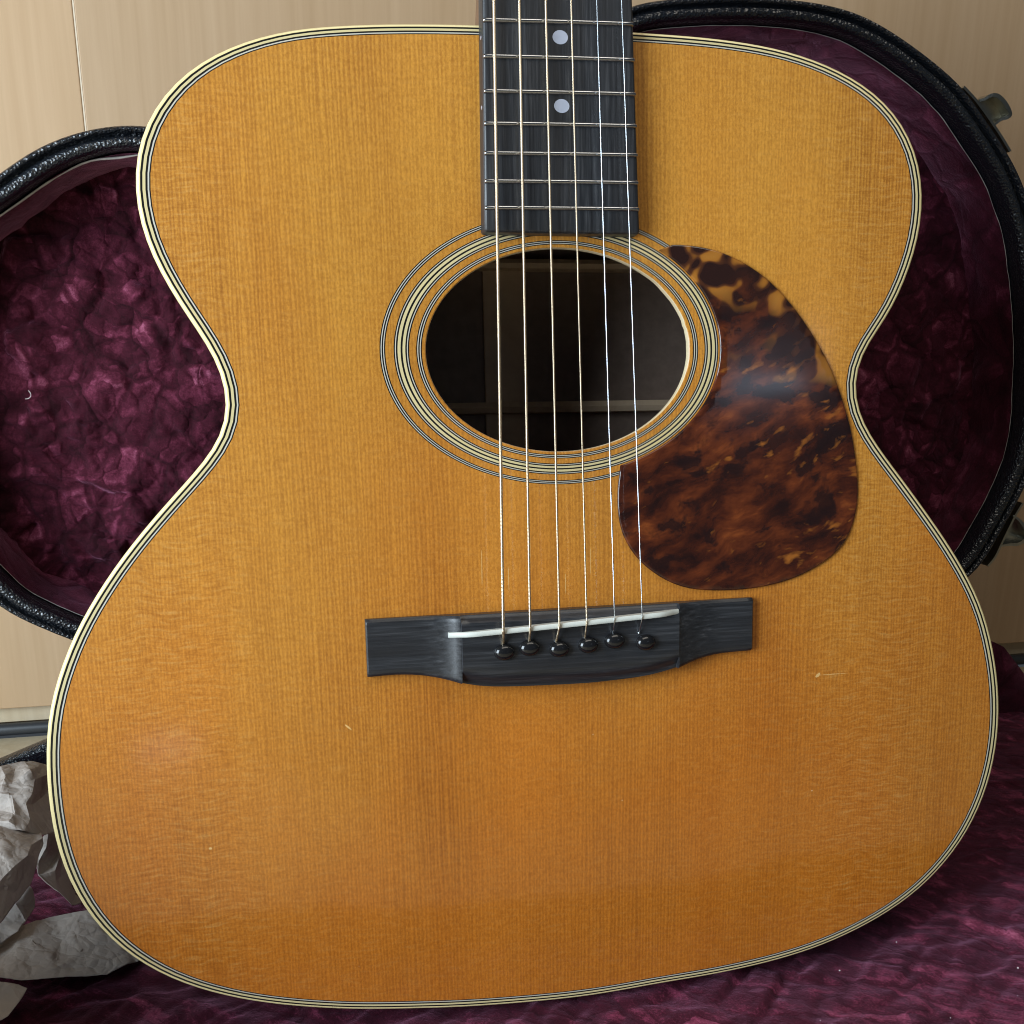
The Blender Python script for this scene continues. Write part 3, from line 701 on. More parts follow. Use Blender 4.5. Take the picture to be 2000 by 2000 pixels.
# pale torn edge of the lining backing, just inside the rim
path, rad = [], []
for i, (x, z) in enumerate(offset_closed(LID, 14.2)):
    left = sstep(-120, -170, x) * sstep(20, 90, z)
    hang = left * (0.5 + 2.0 * noise.noise((x * 0.045, z * 0.045, 3)))
    path.append((x, LY + 11.3 + 0.8 * noise.noise((x * .1, z * .1, 1)), z - max(-1.0, hang)))
    rad.append(0.13 + 0.42 * left * (0.6 + noise.noise((x * 0.13, z * 0.13, 8))) + 0.08 * noise.noise((x * 0.2, z * 0.2, 2)))
tv, tf = tube_data(path, rad, 6, True)
mesh("lining_edge", tv, tf, M_TORN, case, True, CO)

# latches on the lid rim
def latch(plate, hook, yc):
    pl = catmull([(x - 2.2, z - 1.8, 0) for x, z in plate], 5)
    V, F = [], []
    n = len(pl)
    for y in (yc - 2, yc + 5):
        for q, o in ((0, 0), (1, 1.0)):
            for i, p in enumerate(pl):
                a, b = pl[max(i - 1, 0)], pl[min(i + 1, n - 1)]
                t = (b - a).normalized()
                V.append((p.x + t.y * -o * 1.3, y, p.y + t.x * o * 1.3))
    for i in range(n - 1):
        F += [(i, i + 1, n + i + 1, n + i), (2 * n + i, 3 * n + i, 3 * n + i + 1, 2 * n + i + 1),
              (n + i, n + i + 1, 3 * n + i + 1, 3 * n + i), (i, 2 * n + i, 2 * n + i + 1, i + 1)]
    F += [(0, n, 3 * n, 2 * n), (n - 1, 3 * n - 1, 4 * n - 1, 2 * n - 1)]
    root = mesh("latch", V, F, M_NICKEL, case, True, CO)
    hk = catmull([(x, z, 0) for x, z in hook], 6)
    V, F = [], []
    n = len(hk)
    th = [0.5 + 0.55 * sin(pi * i / (n - 1)) for i in range(n)]
    for y in (yc - 1.5, yc + 4.5):
        for sg in (-1, 1):
            for i, p in enumerate(hk):
                a, b = hk[max(i - 1, 0)], hk[min(i + 1, n - 1)]
                t = (b - a).normalized()
                bow = 1.6 * sin(pi * i / (n - 1)) * (-1 if y < yc else 1)
                V.append((p.x - t.y * sg * th[i], y + bow, p.y + t.x * sg * th[i]))
    for i in range(n - 1):
        F += [(i, i + 1, n + i + 1, n + i), (2 * n + i, 3 * n + i, 3 * n + i + 1, 2 * n + i + 1),
              (n + i, n + i + 1, 3 * n + i + 1, 3 * n + i), (i, 2 * n + i, 2 * n + i + 1, i + 1)]
    F += [(0, n, 3 * n, 2 * n), (n - 1, 3 * n - 1, 4 * n - 1, 2 * n - 1)]
    o_ = len(V)                                # the pressed cup inside the curl
    V += [(p.x, yc + 3.0, p.y) for p in hk]
    F.append(tuple(o_ + i for i in range(n)))
    o = mesh("latch_lever", V, F, M_NICKEL, root, True, CO)
    return root


latch([(253.5, 222.6), (261.2, 216.9), (270.0, 208.9), (279.0, 200.0), (285.3, 193.2)],
      [(261.5, 215.4), (264.6, 216.2), (267.6, 217.8), (271.4, 217.6), (276.0, 214.4), (279.8, 209.8), (278.8, 207.9), (275.5, 206.8), (272.5, 204.2)], 165)
latch([(326.0, 5.0), (323.4, 0.2), (320.5, -6.7), (316.7, -16.8), (312.9, -27.0), (309.0, -32.2)],
      [(319.4, -4.4), (324.4, -8.0), (328.6, -13.4), (328.8, -18.6), (325.0, -21.6), (319.6, -21.8), (314.5, -22.6)], 165)
# base tub: plush floor, plush back wall, black shell with a vinyl edge
ZT = [(-330, -158), (-290, -149.5), (-275, -145), (-248, -134.5), (-200, -120), (-120, -109), (0, -105), (250, -105), (330, -106), (372, -107.5), (384, -113), (398, -128), (410, -141), (432, -156)]


def plush_z(x, y):
    u, v = x * 0.9 + y * 0.5, y * 0.9 - x * 0.35
    h = 0
    for k, (per, amp, ang) in enumerate(((46, 2.1, -0.55), (27, 1.3, -0.75), (19, 0.9, -0.30), (33, 1.3, 0.5), (12, 0.45, -0.6))):
        wq = noise.noise((x * 0.018, y * 0.018, k * 3.3)) * 1.1
        m = max(0, 0.35 + noise.noise((x * 0.016 + 9, y * 0.016, k * 2.1 + 4)) * 1.3)
        h += amp * m * tri_wave((x * sin(-ang) + y * cos(ang)) / per + wq)
    c, sn = cos(-0.62), sin(-0.62)
    a, b = x * c - y * sn, x * sn + y * c
    a += 8 * noise.noise((x * .02, y * .02, 3))
    b += 8 * noise.noise((x * .02, y * .02, 9))
    f, e = facets(a * 0.40, b, 15.0, 6, 0.45)
    h += f + 1.0 * e
    f, e = facets(a * 0.6, b, 8.0, 7, 0.35)
    h += 0.7 * f + 0.3 * e
    return h * 0.85


V, F = [], []
nx, ny = 430, 210
for j in range(ny + 1):
    for i in range(nx + 1):
        x = -330 + 762 * i / nx
        y = -128 + 359 * j / ny
        V.append((x, y, -163.2 + plush_z(x, y)))
for j in range(ny):
    for i in range(nx):
        F.append((j * (nx + 1) + i, j * (nx + 1) + i + 1, (j + 1) * (nx + 1) + i + 1, (j + 1) * (nx + 1) + i))
mesh("floor_lining", V, F, M_VELVET_FLOOR, case, True, CO, angle=180)
V, F = [], []
nx, nz = 160, 14
for j in range(nz + 1):
    for i in range(nx + 1):
        x = -330 + 762 * i / nx
        zt = interp(x, ZT)
        q = j / nz
        z = -162.5 + (zt + 162.5) * q
        V.append((x, 231 + 3 * q - 0.35 * crumple(x, z * 2) * sin(pi * q), z))
for i in range(nx + 1):
    x = -330 + 762 * i / nx
    V.append((x, 238, interp(x, ZT) - 0.3))
for j in range(nz + 1):
    for i in range(nx):
        F.append((j * (nx + 1) + i, j * (nx + 1) + i + 1, (j + 1) * (nx + 1) + i + 1, (j + 1) * (nx + 1) + i))
mesh("wall_lining", V, F, M_VELVET_WALL, case, True, CO, angle=60)
# shell: walls all round and a bottom
V, F = [], []
for x in [r[0] for r in ZT]:
    zt = interp(x, ZT) - (0.6 if x < 120 else 3)
    V += [(x, 238.6, -171.6), (x, 238.6, zt), (x, 246, zt), (x, 246, -171.6)]
n = len(ZT)
for i in range(n - 1):
    for k in range(4):
        F.append((i * 4 + k, i * 4 + (k + 1) % 4, (i + 1) * 4 + (k + 1) % 4, (i + 1) * 4 + k))
F += [(0, 1, 2, 3), tuple(4 * (n - 1) + k for k in range(4))]
for b in ((433, 440, -135, 238, -171.6, -150), (-331, 433, -135, -129, -171.6, -140), (-331, 433, -128.5, 238, -171.6, -165)):
    v, f = box_data(*b)
    o_ = len(V)
    V += v
    F += [tuple(i + o_ for i in q) for q in f]
# left end wall, unseen; top edge raised and cut to shade the lower left
o_ = len(V)
EW = [(-135, -36), (-64, -30), (-42, -34), (-20, -70), (0, -110), (229, -118)]
for x in (-306, -299):
    V += [(x, y, z) for y, z in EW] + [(x, 229, -171.6), (x, -135, -171.6)]
F += [tuple(o_ + k for k in range(8)), tuple(o_ + 8 + k for k in range(8))[::-1]] + [(o_ + k, o_ + (k + 1) % 8, o_ + 8 + (k + 1) % 8, o_ + 8 + k) for k in range(8)]
mesh("base_shell", V, F, M_TOLEX, case, False, CO)
# padded vinyl edge along the left of the back wall
path = [(x, 234.5, interp(x, ZT) + 0.5) for x in range(-329, 110, 4)]
V, F = [], []
prof = [(-5.5, -7.0), (-6.0, -2.0), (-5.6, 0.2), (-4.0, 1.6), (0, 2.2), (3.0, 1.8), (4.6, 0.4), (5.0, -2.2), (5.6, -3.0), (7.0, -2.6), (9.0, -3.4), (9.6, -7), (9.6, -12), (-4, -12)]
m = len(prof)
for (x, y, z) in path:
    for a, b in prof:
        V.append((x, y + a, z + b))
for i in range(len(path) - 1):
    for k in range(m):
        F.append((i * m + k, i * m + (k + 1) % m, (i + 1) * m + (k + 1) % m, (i + 1) * m + k))
F += [tuple(range(m)), tuple((len(path) - 1) * m + k for k in range(m))]
mesh("vinyl_edge", V, F, M_TOLEX, case, True, CO, angle=50)

# ------------------------------------------------------------------ crumpled packing paper
paper = thing("packing_paper", "crumpled brown packing paper stuffed in the case at the left of the guitar", "paper", (-0.22, 0.07, -0.161))
PO = (-220, 70, -161)


def sheet(pts, faces, seed, amp):
    bm = bmesh.new()
    vs = [bm.verts.new(p) for p in pts]
    for f in faces:
        bm.faces.new([vs[i] for i in f])
    bmesh.ops.recalc_face_normals(bm, faces=bm.faces)
    bmesh.ops.subdivide_edges(bm, edges=bm.edges, cuts=3, use_grid_fill=True)
    bmesh.ops.triangulate(bm, faces=bm.faces)
    for _ in range(1):
        bmesh.ops.smooth_vert(bm, verts=bm.verts, factor=0.4, use_axis_x=True, use_axis_y=True, use_axis_z=True)
    bmesh.ops.subdivide_edges(bm, edges=[e for e in bm.edges if e.calc_length() > 1.3], cuts=2, use_grid_fill=True)
    bmesh.ops.triangulate(bm, faces=bm.faces)
    bm.normal_update()
    new = []
    for v in bm.verts:
        p = v.co
        h = 0
        for k, (fr, a) in enumerate(((0.030, 1.0), (0.075, 0.35), (0.21, 0.10))):
            h += a * (abs(noise.noise((p.x * fr + seed * 7.3, p.y * fr, p.z * fr + k * 5))) * 2 - 0.45)
        f1, e1 = facets(p.x + p.y * .4, p.z - p.y * .6, 13.0, seed + 10, 0.14)
        f2, e2 = facets(p.x - p.y * .3, p.z + p.y * .5, 6.0, seed + 20, 0.10)
        new.append(p + v.normal * (h * amp * 0.4 + f1 + f2))
    for v, c in zip(bm.verts, new):
        v.co = c
    V = [tuple(v.co) for v in bm.verts]
    bm.verts.index_update()
    F = [tuple(v.index for v in f.verts) for f in bm.faces]
    bm.free()
    o = mesh("paper_sheet", V, F, M_PAPER, paper, True, PO, angle=22)
    m = o.modifiers.new("thickness", 'SOLIDIFY')
    m.thickness = 0.00018
    return o


for i, (p_, f_) in enumerate(((SHEET_A, FACES_A), (SHEET_B, FACES_B), (SHEET_C, FACES_C), (SHEET_D, FACES_D), (SHEET_E, FACES_E), (SHEET_F, FACES_F))):
    sheet(p_, f_, i + 1, (1.6, 1.6, 1.6, 2.2, 1.4, 1.8)[i])

# ------------------------------------------------------------------ the guitar
LEAN = radians(82)
guitar = thing("acoustic_guitar", "acoustic guitar with an amber spruce top and tortoiseshell pickguard leaning in the open case",
               "guitar", (0, 0.08338, -0.16117), (LEAN, 0, 0))
GO = (0, -148, -105)                          # body frame: x across, y towards the neck, z out of the top


def gm(name, V, F, mat, parent=None, **kw):
    return mesh(name, V, F, mat, parent or guitar, off=GO, **kw)


nB = len(BODY)
offs = [0, 1.5, 2.25, 3.2, 3.92, 4.42, 4.85]
R_ = [offset_closed(BODY, d) for d in offs]


def loft(rings):
    V, F = [], []
    n = len(rings[0])
    for r in rings:
        V += r
    for j in range(len(rings) - 1):
        for i in range(n):
            F.append((j * n + i, j * n + (i + 1) % n, (j + 1) * n + (i + 1) % n, (j + 1) * n + i))
    return V, F


def at(r, z):
    return [(x, y, z) for x, y in r]


bprof = [(0.0, -6.0), (0.0, -1.5), (0.10, -0.85), (0.38, -0.35), (0.80, -0.08), (1.2, 0.0), (1.5, 0.0)]
V, F = loft([at(offset_closed(BODY, d), z) for d, z in bprof])
gm("binding", V, F, M_BIND, angle=60)
V, F, MI = [], [], []
for j, mi in enumerate((0, 1, 0, 2, 0)):
    v, f = loft([at(R_[j + 1], 0), at(R_[j + 2], 0)])
    o_ = len(V)
    V += v
    F += [tuple(i + o_ for i in q) for q in f]
    MI += [mi] * len(f)
gm("purfling", V, F, [M_BLACK, M_CREAM, M_WHITE], midx=MI)
V, F = loft([at(offset_closed(BODY, 0.25), -6.0), at(offset_closed(BODY, 0.25), -99.0)])
gm("body_side", V, F, M_ROSE, angle=60)
V, F = loft([at(BODY, -99.0), at(BODY, -103.5), at(offset_closed(BODY, 1.0), -104.6)])
F.append(tuple(range(2 * nB, 3 * nB)))
gm("back_binding", V, F, M_BIND, angle=30)
inner = offset_closed(BODY, 5)
gm("body_back", at(inner, -95) + at(inner, -99), [tuple(range(nB)), tuple(range(nB, 2 * nB))] + [(i, (i + 1) % nB, nB + (i + 1) % nB, nB + i) for i in range(nB)], M_INSIDE, smooth=False)

# soundboard with its sound hole
HC = (0.45, 98.5)
NH = 144


def ell(r, z, n=NH):
    return [(HC[0] + r * cos(2 * pi * i / n), HC[1] + r * KY * sin(2 * pi * i / n), z) for i in range(n)]


def chip(i):
    t = 360.0 * i / NH                       # the lip is worn uneven on the treble side
    e = sstep(-8, 10, t) * sstep(62, 40, t)
    return e * (0.35 * noise.noise((i * 0.31, 1.7, 0)) + 0.25 * noise.noise((i * 0.9, 4, 0)))


top_outer = R_[6]
vs2 = [Vector(p) for p in top_outer] + [Vector((x, y)) for x, y, z in ell(50.7, 0)]
res = delaunay_2d_cdt(vs2, [], [list(range(nB)), list(range(nB, nB + NH))[::-1]], 0, 1e-6)
tri = []
for f in res[2]:
    c = sum((res[0][i] for i in f), Vector((0, 0))) / len(f)
    if ((c.x - HC[0]) / 50.7) ** 2 + ((c.y - HC[1]) / 50.7 / KY) ** 2 > 0.9992 and inside(c.x, c.y, top_outer):
        tri.append(tuple(f))
V = [(p.x, p.y, 0.0) for p in res[0]]
F = list(tri)
base = nB
lip = [(50.45, -0.06), (50.22, -0.25), (50.1, -0.55), (50.05, -2.6), (50.1, -3.0)]
prev = [base + i for i in range(NH)]
for r, z in lip:
    cur = []
    for i in range(NH):
        t = 2 * pi * i / NH
        rr = r - (chip(i) if z < -0.1 else chip(i) * .4)
        cur.append(len(V))
        V.append((HC[0] + rr * cos(t), HC[1] + rr * KY * sin(t), z))
    F += [(prev[i], prev[(i + 1) % NH], cur[(i + 1) % NH], cur[i]) for i in range(NH)]
    prev = cur
under = []
for i, p in enumerate(offset_closed(BODY, 6)):
    under.append(len(V))
    V.append((p[0], p[1], -3.0))
o_ = len(V)
u2 = [Vector(p) for p in offset_closed(BODY, 6)] + [Vector((HC[0] + 50.1 * cos(2 * pi * i / NH), HC[1] + 50.1 * KY * sin(2 * pi * i / NH))) for i in range(NH)]
res = delaunay_2d_cdt(u2, [], [list(range(nB)), list(range(nB, nB + NH))[::-1]], 0, 1e-6)
for f in res[2]:
    c = sum((res[0][i] for i in f), Vector((0, 0))) / len(f)
    if ((c.x - HC[0]) / 50.1) ** 2 + ((c.y - HC[1]) / 50.1 / KY) ** 2 > 0.9992 and inside(c.x, c.y, top_outer):
        F.append(tuple(under[i] if i < nB else prev[i - nB] for i in f)[::-1])
nt = len(tri)
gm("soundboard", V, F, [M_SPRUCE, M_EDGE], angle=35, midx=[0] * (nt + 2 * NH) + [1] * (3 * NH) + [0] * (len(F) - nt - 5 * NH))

# rosette: three groups of inlaid lines
CR = (0.5, -0.3)


def ring(spec, name):
    V, F, MI = [], [], []
    n = 160
    for r0, r1, mi in spec:
        o_ = len(V)
        for r in (r0, r1):
            for i in range(n):
                t = 2 * pi * i / n
                V.append((HC[0] + r * cos(t), HC[1] + r * KY * sin(t), 0.035))
        F += [(o_ + i, o_ + (i + 1) % n, o_ + n + (i + 1) % n, o_ + n + i) for i in range(n)]
        MI += [mi] * n
    # thin edge down to the top
    for r in (spec[0][0], spec[-1][1]):
        o_ = len(V)
        for z in (0.035, -0.05):
            for i in range(n):
                t = 2 * pi * i / n
                V.append((HC[0] + r * cos(t), HC[1] + r * KY * sin(t), z))
        F += [(o_ + i, o_ + (i + 1) % n, o_ + n + (i + 1) % n, o_ + n + i) for i in range(n)]
        MI += [0] * n
    gm(name, V, F, [M_BLACK, M_CREAM, M_WHITE], smooth=False, midx=MI)


ring([(51.65, 52.05, 0), (52.05, 52.38, 2), (52.38, 52.92, 0), (52.92, 53.25, 2), (53.25, 53.65, 0)], "rosette_ring")
ring([(56.25, 56.68, 0), (56.68, 57.02, 2), (57.02, 57.6, 0), (57.6, 58.58, 1), (58.58, 59.3, 0), (59.3, 60.38, 1), (60.38, 60.99, 0), (60.99, 61.33, 2), (61.33, 61.75, 0)], "rosette_ring")
ring([(64.8, 65.22, 0), (65.22, 65.54, 2), (65.54, 66.08, 0), (66.08, 66.42, 2), (66.42, 66.82, 0)], "rosette_ring")

# inside: back strip and two braces
v, f = box_data(-9.8, 9.4, -140, 200, -95, -93.2)
gm("back_strip", v, f, M_BRACE, smooth=False)
for y0, y1 in ((79.6, 85.0), (142.6, 147.2)):
    V, F = [], []
    for x in (-118, 118):
        V += [(x, y0, -95.0), (x, y0 + .3, -87.5), (x, (y0 + y1) / 2, -86), (x, y1 - .3, -87.5), (x, y1, -95.0)]
    F = [(i, (i + 1) % 5, 5 + (i + 1) % 5, 5 + i) for i in range(5)] + [(0, 1, 2, 3, 4), (9, 8, 7, 6, 5)]
    gm("back_brace", V, F, M_BRACE, smooth=False)

# pickguard
arc = []
a0 = math.atan2((PICK[-1][1] - HC[1]) / KY, PICK[-1][0] - HC[0])
a1 = math.atan2((PICK[0][1] - HC[1]) / KY, PICK[0][0] - HC[0])
for i in range(1, 48):
    t = a0 + (a1 - a0) * i / 48
    arc.append((HC[0] + 62.3 * cos(t), HC[1] + 62.3 * KY * sin(t)))
s0 = (HC[0] + 62.3 * cos(a0), HC[1] + 62.3 * KY * sin(a0))
s1 = (HC[0] + 62.3 * cos(a1), HC[1] + 62.3 * KY * sin(a1))
PK = [p for p in PICK[1:-1]] + [s0] + arc + [s1]
nP = len(PK)


def pk_z(x, y):
    b = 0.04 * math.exp(-(((x - 86) / 17) ** 2 + ((y - 86) / 9) ** 2))
    b += 0.12 * noise.noise((x * 0.03, y * 0.03, 2))
    b += 0.30 * math.exp(-(((x - 112) / 14) ** 2 + ((y - 24) / 8) ** 2))
    return 1.0 + b


e1 = offset_closed(PK, 0.45)
e2 = offset_closed(PK, 0.9)
gp = []
y = -10.0
while y < 140:
    x = 20.0
    while x < 130:
        if inside(x, y, offset_closed(PK, 2.2)) if False else inside(x, y, e2) and min((x - p[0]) ** 2 + (y - p[1]) ** 2 for p in e2) > 1.4:
            gp.append(Vector((x, y)))
        x += 2.4
    y += 2.0
res = delaunay_2d_cdt([Vector(p) for p in e2] + gp, [], [list(range(nP))], 1, 1e-6)
V = [(p.x, p.y, pk_z(p.x, p.y)) for p in res[0]]
F = [tuple(f) for f in res[2]]
o_ = len(V)
V += [(x, y, pk_z(x, y) - 0.12) for x, y in e1] + [(x, y, 0.62) for x, y in PK] + [(x, y, 0.02) for x, y in PK]
for i in range(nP):
    k = (i + 1) % nP
    F += [(i, k, o_ + k, o_ + i), (o_ + i, o_ + k, o_ + nP + k, o_ + nP + i), (o_ + nP + i, o_ + nP + k, o_ + 2 * nP + k, o_ + 2 * nP + i)]
gm("pickguard", V, F, M_TORT, angle=80)

# bridge
XL, XR = -75.8, 76.9
SL, SR = -40.9, 44.4
FRONT = [(-75.8, -18.9), (-69, -18.7)] + [p for p in BRIDGE_FRONT if -66 < p[0] < 66] + [(70, -18.05), (76.9, -17.95)]


def b_back(x):
    return 2.7 + 0.47 * (x + 75.7) / 152.5


def b_h(x, v, w):
    """height at station x; v = distance from the back edge, w = from the front edge (mm)"""
    tl, tr = (SL - x) / 21.0, (x - SR) / 21.0
    t = max(tl, tr)
    c = 8.0 - 3.0 * (1 - sstep(0, 4.6, v)) - 3.6 * (1 - sstep(0, 8.5, w)) - 0.35 * sstep(-40, 60, x)
    if t <= 0:
        return c
    q = min(1.0, t)
    ramp = 3.2 + 4.5 * (1 - q) ** 3.4 if tl > tr else 3.2 + 4.2 * (1 - q) ** 2.0
    side = 1.0 * (1 - sstep(0, 1.4, v)) + 1.0 * (1 - sstep(0, 1.4, w))
    return min(ramp, 7.4) - side


xs = [XL, XL + 0.5]
x = XL + 2.5
while x < SL - 0.6:
    xs.append(x)
    x += 2.0
xs += [SL - 0.5, SL - 0.05, SL + 0.15, SL + 0.6]
x = SL + 2
while x < SR - 1:
    xs.append(x)
    x += 2.4
xs += [SR - 0.6, SR - 0.15, SR + 0.05, SR + 0.5]
x = SR + 2
while x < XR - 0.8:
    xs.append(x)
    x += 2.0
xs += [XR - 0.5, XR]
us = [0, 0.02, 0.05, 0.1, 0.16, 0.22, 0.3, 0.4, 0.5, 0.6, 0.68, 0.75, 0.82, 0.88, 0.93, 0.97, 1.0]
V, F = [], []
m = len(us) + 2
for x in xs:
    yb, yf = b_back(x), interp(x, FRONT)
    L = yb - yf
    V.append((x, yb, -0.05))
    edge = 0.5 * (1 - sstep(0, 0.5, min(x - XL, XR - x)))
    for u in us:
        v, w_ = u * L / KY, (1 - u) * L / KY
        V.append((x, yb - u * L, b_h(x, v, w_) - edge))
    V.append((x, yf, -0.05))
for i in range(len(xs) - 1):
    for k in range(m - 1):
        F.append((i * m + k, i * m + k + 1, (i + 1) * m + k + 1, (i + 1) * m + k))
F += [tuple(range(m)), tuple((len(xs) - 1) * m + k for k in range(m))]
bridge = gm("bridge", V, F, M_EBONY_H, angle=38)


# saddle, slanted
def sad(u):
    return (-45.6 + 89.6 * u, -4.15 + 4.3 * u)


V, F = [], []
N = 30
for i in range(N + 1):
    u = i / N
    x, y = sad(u)
    h = 10.6 + 0.7 * sin(pi * u) - 3.4 * (1 - sstep(0, 0.10, u)) - 3.0 * (1 - sstep(0, 0.09, 1 - u))
    wob = 0.35 * sstep(0.10, 0.0, u) if False else 0
    for a, z in ((-1.0, 2.0), (-1.0, h - 0.35), (-0.55, h), (0.55, h), (1.0, h - 0.35), (1.0, 2.0)):
        V.append((x, y + a * 0.95, z))
for i in range(N):
    for k in range(6):
        F.append((i * 6 + k, i * 6 + (k + 1) % 6, (i + 1) * 6 + (k + 1) % 6, (i + 1) * 6 + k))
F += [tuple(range(6)), tuple(N * 6 + k for k in range(6))]
gm("saddle", V, F, M_BONE, bridge, angle=50)

# bridge pins: domed heads on short collars
PINS = [(-25.44, -11.17), (-15.04, -10.96), (-4.13, -11.13), (6.93, -10.91), (17.98, -10.28), (29.3, -10.9)]
pprof = [(2.6, 4.0), (2.7, 7.6), (3.3, 7.9), (3.9, 8.5), (4.02, 9.2), (3.85, 10.0), (3.3, 10.8), (2.4, 11.35), (1.3, 11.65), (0.4, 11.72)]
n = 24
V0, F0 = [], []
for r, z in pprof:
    for k in range(n):
        V0.append((r * cos(2 * pi * k / n), r * 0.78 * sin(2 * pi * k / n), z))
for j in range(len(pprof) - 1):
    for k in range(n):
        F0.append((j * n + k, j * n + (k + 1) % n, (j + 1) * n + (k + 1) % n, (j + 1) * n + k))
F0.append(tuple((len(pprof) - 1) * n + k for k in range(n)))
pin0 = mesh("bridge_pin", V0, F0, M_PIN, bridge, True, (0, 0, 0), angle=70)
for i, (x, y) in enumerate(PINS):
    p = pin0 if i == 0 else link(pin0.copy(), bridge)
    p.name = "bridge_pin"
    p.location = ((x - GO[0]) * MM, (y + 0.3 - GO[1]) * MM, (-0.7 - GO[2]) * MM)
    p.rotation_euler = (radians((3, -2, 4, 0, -3, 2)[i]), radians((2, -3, 1, 3, -1, 6)[i]), 0.7 * i)
    if i:
        p.rotation_euler.z = 0.0

# fretboard, tapering to the neck
FZ = 6.0


def fb_l(y):
    return -28.25 + (y - 139.2) * 0.0140


def fb_r(y):
    return 28.95 - (y - 139.2) * 0.0345


YE, YT = 138.9, 330.0
V, F = [], []
st = [(YE, 0.0), (YE, 0.55), (YE + 0.5, 1.0)] + [(YE + 0.5 + (YT - YE - .5) * i / 12, 1.0) for i in range(1, 13)]
rows = []
for y, top in st:
    l, r = fb_l(y), fb_r(y)
    dz = FZ if top == 1.0 else FZ * 0.0 if top == 0 else FZ - 0.7
    rows.append((y, l, r, top))
m = 0
ys = [YE, YE + 0.25, YE + 0.9] + [YE + 1 + (YT - YE - 1) * i / 14 for i in range(1, 15)]
for q, y in enumerate(ys):
    drop = (1.3, 0.35, 0.0)[q] if q < 3 else 0.0
    l, r = fb_l(y), fb_r(y)
    inset = (0.9, 0.35, 0.0)[q] if q < 3 else 0.0
    l += inset
    r -= inset
    sec = [(l - 0.25, 0.08), (l - 0.05, FZ - 1.3 - drop), (l + 0.08, FZ - 0.75 - drop), (l + 0.34, FZ - 0.34 - drop), (l + 0.72, FZ - 0.1 - drop), (l + 1.1, FZ - drop)]
    sec += [(l + 1.1 + (r - l - 2.2) * i / 8, FZ - drop + 0.25 * sin(pi * i / 8)) for i in range(1, 8)]
    sec += [(r - 1.1, FZ - drop), (r - 0.55, FZ - 0.08 - drop), (r - 0.12, FZ - 0.5 - drop), (r + 0.05, FZ - 1.1 - drop), (r + 0.25, 0.08)]
    m = len(sec)
    V += [(x, y, z) for x, z in sec]
for i in range(len(ys) - 1):
    for k in range(m):
        F.append((i * m + k, i * m + (k + 1) % m, (i + 1) * m + (k + 1) % m, (i + 1) * m + k))
F += [tuple(range(m)), tuple((len(ys) - 1) * m + k for k in range(m))]
fretboard = gm("fretboard", V, F, M_EBONY_V, angle=50)
FR = [(207.82, 209.11), (196.35, 197.41), (185.17, 186.13), (174.68, 175.58), (164.99, 165.78), (155.75, 156.42), (146.9, 147.45)]
ysp = 208.5
sp = 12.1
for i in range(7):
    ysp += sp
    sp *= 1.0595
    FR.append((ysp - 0.6, ysp + 0.7))
for ya, yb in FR:
    ym = (ya + yb) / 2
    l, r = fb_l(ym) + 0.15, fb_r(ym) - 0.15
    V, F = [], []
    N = 18
    for i in range(N + 1):
        u = i / N
        if i == 1:
            u = 0.012
        if i == N - 1:
            u = 0.988
        x = l + (r - l) * u
        y = ya + (yb - ya) * u
        e = 0.62 if i in (0, N) else 1.0
        zb = FZ - 0.1 + 0.25 * sin(pi * u)
        for k in range(9):
            t = pi * k / 8
            V.append((x, y + 0.78 * cos(t) * (0.85 + 0.15 * e), zb - 0.15 + 1.15 * e * sin(t) ** 0.8 if 0 < k < 8 else zb - 0.15))
    for i in range(N):
        for k in range(8):
            F.append((i * 9 + k, i * 9 + k + 1, (i + 1) * 9 + k + 1, (i + 1) * 9 + k))
        F.append((i * 9, i * 9 + 8, (i + 1) * 9 + 8, (i + 1) * 9))
    F += [tuple(range(9)), tuple(N * 9 + k for k in range(9))]
    gm("fret", V, F, M_FRET, fretboard, angle=50)
for x, y in ((-0.1, 203.56), (0.16, 181.24)):
    n = 32
    V = [(x + 2.75 * cos(2 * pi * k / n), y + 2.75 * 0.83 * sin(2 * pi * k / n), FZ + 0.285) for k in range(n)]
    V += [(a, b, FZ - 0.2) for a, b, c in V]
    F = [tuple(range(n))] + [(k, (k + 1) % n, n + (k + 1) % n, n + k) for k in range(n)]
    gm("fret_marker", V, F, M_PEARL, fretboard, smooth=False)
for y in (203.3, 180.7):
    n = 14
    x = fb_l(y) - 0.2
    V = [(x, y + 0.8 * 0.8 * cos(2 * pi * k / n), 3.0 + 0.8 * sin(2 * pi * k / n)) for k in range(n)]
    V += [(x + 0.6, b, c) for a, b, c in V]
    F = [tuple(range(n))] + [(k, (k + 1) % n, n + (k + 1) % n, n + k) for k in range(n)]
    gm("side_dot", V, F, M_PEARL, fretboard, smooth=False)

# neck under the fretboard, beyond the body
V, F = [], []
for y in (209.0, 214, 240, 300, YT):
    l, r = fb_l(y) + 0.4, fb_r(y) - 0.4
    dep = 62 if y < 212 else 44 if y < 220 else 19
    for k in range(13):
        t = pi * k / 12
        V.append(((l + r) / 2 - (r - l) / 2 * cos(t), y, -dep * sin(t) ** 0.8 if 0 < k < 12 else 0.0))
for i in range(4):
    for k in range(13):
        F.append((i * 13 + k, i * 13 + (k + 1) % 13, (i + 1) * 13 + (k + 1) % 13, (i + 1) * 13 + k))
F += [tuple(range(13)), tuple(52 + k for k in range(13))]
gm("neck", V, F, mat_plain("mahogany", (0.13, 0.045, 0.022), 0.35, var=0.2, vscale=200, coat=0.4), angle=60)

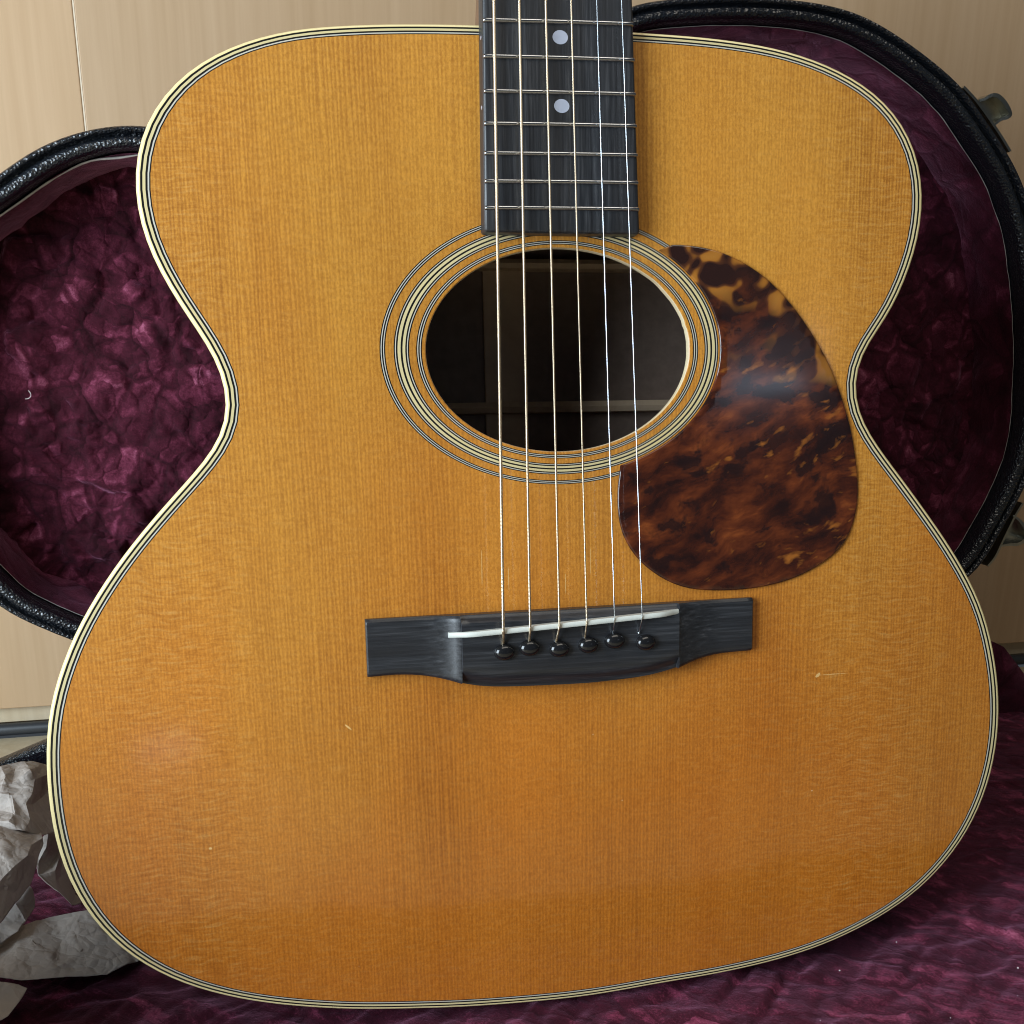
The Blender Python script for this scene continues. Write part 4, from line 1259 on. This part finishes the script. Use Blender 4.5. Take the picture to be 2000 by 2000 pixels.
# strings
TOP = [(-23.81, 213.29), (-14.97, 213.75), (-5.74, 214.24), (3.26, 214.71), (12.47, 215.19), (21.41, 215.66)]
SAD = [(-25.96, -2.61), (-15.79, -2.3), (-4.6, -1.98), (5.98, -0.8), (16.92, -0.25), (27.88, -0.17)]
WRP = [(-25.48, -7.6), (-15.59, -8.0), (-5.1, -8.3), (6.15, -7.7), (17.2, -7.3), (27.8, -6.9)]
RAD = [0.58, 0.49, 0.41, 0.33, 0.23, 0.20]
for i in range(6):
    (tx, ty), (sx, sy), (wx, wy) = TOP[i], SAD[i], WRP[i]
    sh = 11.05 + 0.35 * sin(pi * (i + 1) / 7) + RAD[i]
    tz = 8.6
    q = (YT - 2 - sy) / (ty - sy)
    P = []
    for k in range(41):
        u = k / 40
        P.append((sx + (tx - sx) * q * (1 - u), sy + (ty - sy) * q * (1 - u), sh + (tz - sh) * q * (1 - u)))
    P += [(sx + (wx - sx) * 0.12, sy + (wy - sy) * 0.12, sh - 0.15), (sx + (wx - sx) * 0.5, sy + (wy - sy) * 0.5, sh - 1.5),
          (wx, wy, sh - 3.1), (wx + 0.2 * (PINS[i][0] - wx), wy - 0.9, sh - 4.2), (wx + 0.5 * (PINS[i][0] - wx), wy - 1.8, 5.5)]
    rad = [RAD[i]] * (len(P) - 3) + [RAD[i] * 1.25, RAD[i] * 1.4, RAD[i] * 1.2]
    v, f = tube_data(P, rad, 12)
    s = gm("string", v, f, M_WOUND if i < 4 else M_STEEL, angle=60)
    # the silver knot of winding at the pin
    bm = bmesh.new()
    bmesh.ops.create_icosphere(bm, subdivisions=2, radius=1.0)
    cx, cy, cz = wx, wy - 0.3, sh - 3.5
    rr = max(0.62, RAD[i] * 1.35)
    v = [(cx + p.co.x * rr, cy + p.co.y * rr * 0.9, cz + p.co.z * rr) for p in bm.verts]
    bm.verts.index_update()
    f = [tuple(q.index for q in fc.verts) for fc in bm.faces]
    bm.free()
    gm("string_knot", v, f, M_STEEL, s)

# ------------------------------------------------------------------ lint on the plush
V, F = [], []
rr = random.Random(4)


def speck(x, y, z, r):
    o_ = len(V)
    for dx, dy, dz in ((1, 0, 0), (-1, 0, 0), (0, 1, 0), (0, -1, 0), (0, 0, 1), (0, 0, -1)):
        V.append((x + dx * r, y + dy * r, z + dz * r * 0.8))
    for a in (0, 1):
        for b in (2, 3):
            for c in (4, 5):
                F.append((o_ + a, o_ + b, o_ + c))


LINTS = [(122, -21, 0.45), (157, -8, 0.4), (199, -34, 0.5), (150, -58, 0.25), (96, -52, 0.22), (185, -52, 0.2), (60, -60, 0.2)]
for x, y, r in LINTS:
    speck(x, y, -160.6 + plush_z(x, y) - 1.2, r)
v, f = tube_data(catmull([(-226, 199.3, 72), (-225, 199.0, 70.5), (-225.2, 199.2, 69), (-226.5, 199.4, 68), (-228, 199.5, 67.8)], 4), 0.16, 6)
o_ = len(V)
V += v
F += [tuple(i + o_ for i in q) for q in f]
lint = mesh("lint", V, F, M_LINT, None, False)
lint["kind"] = "stuff"
lint["label"] = "tiny white lint specks on the burgundy plush"
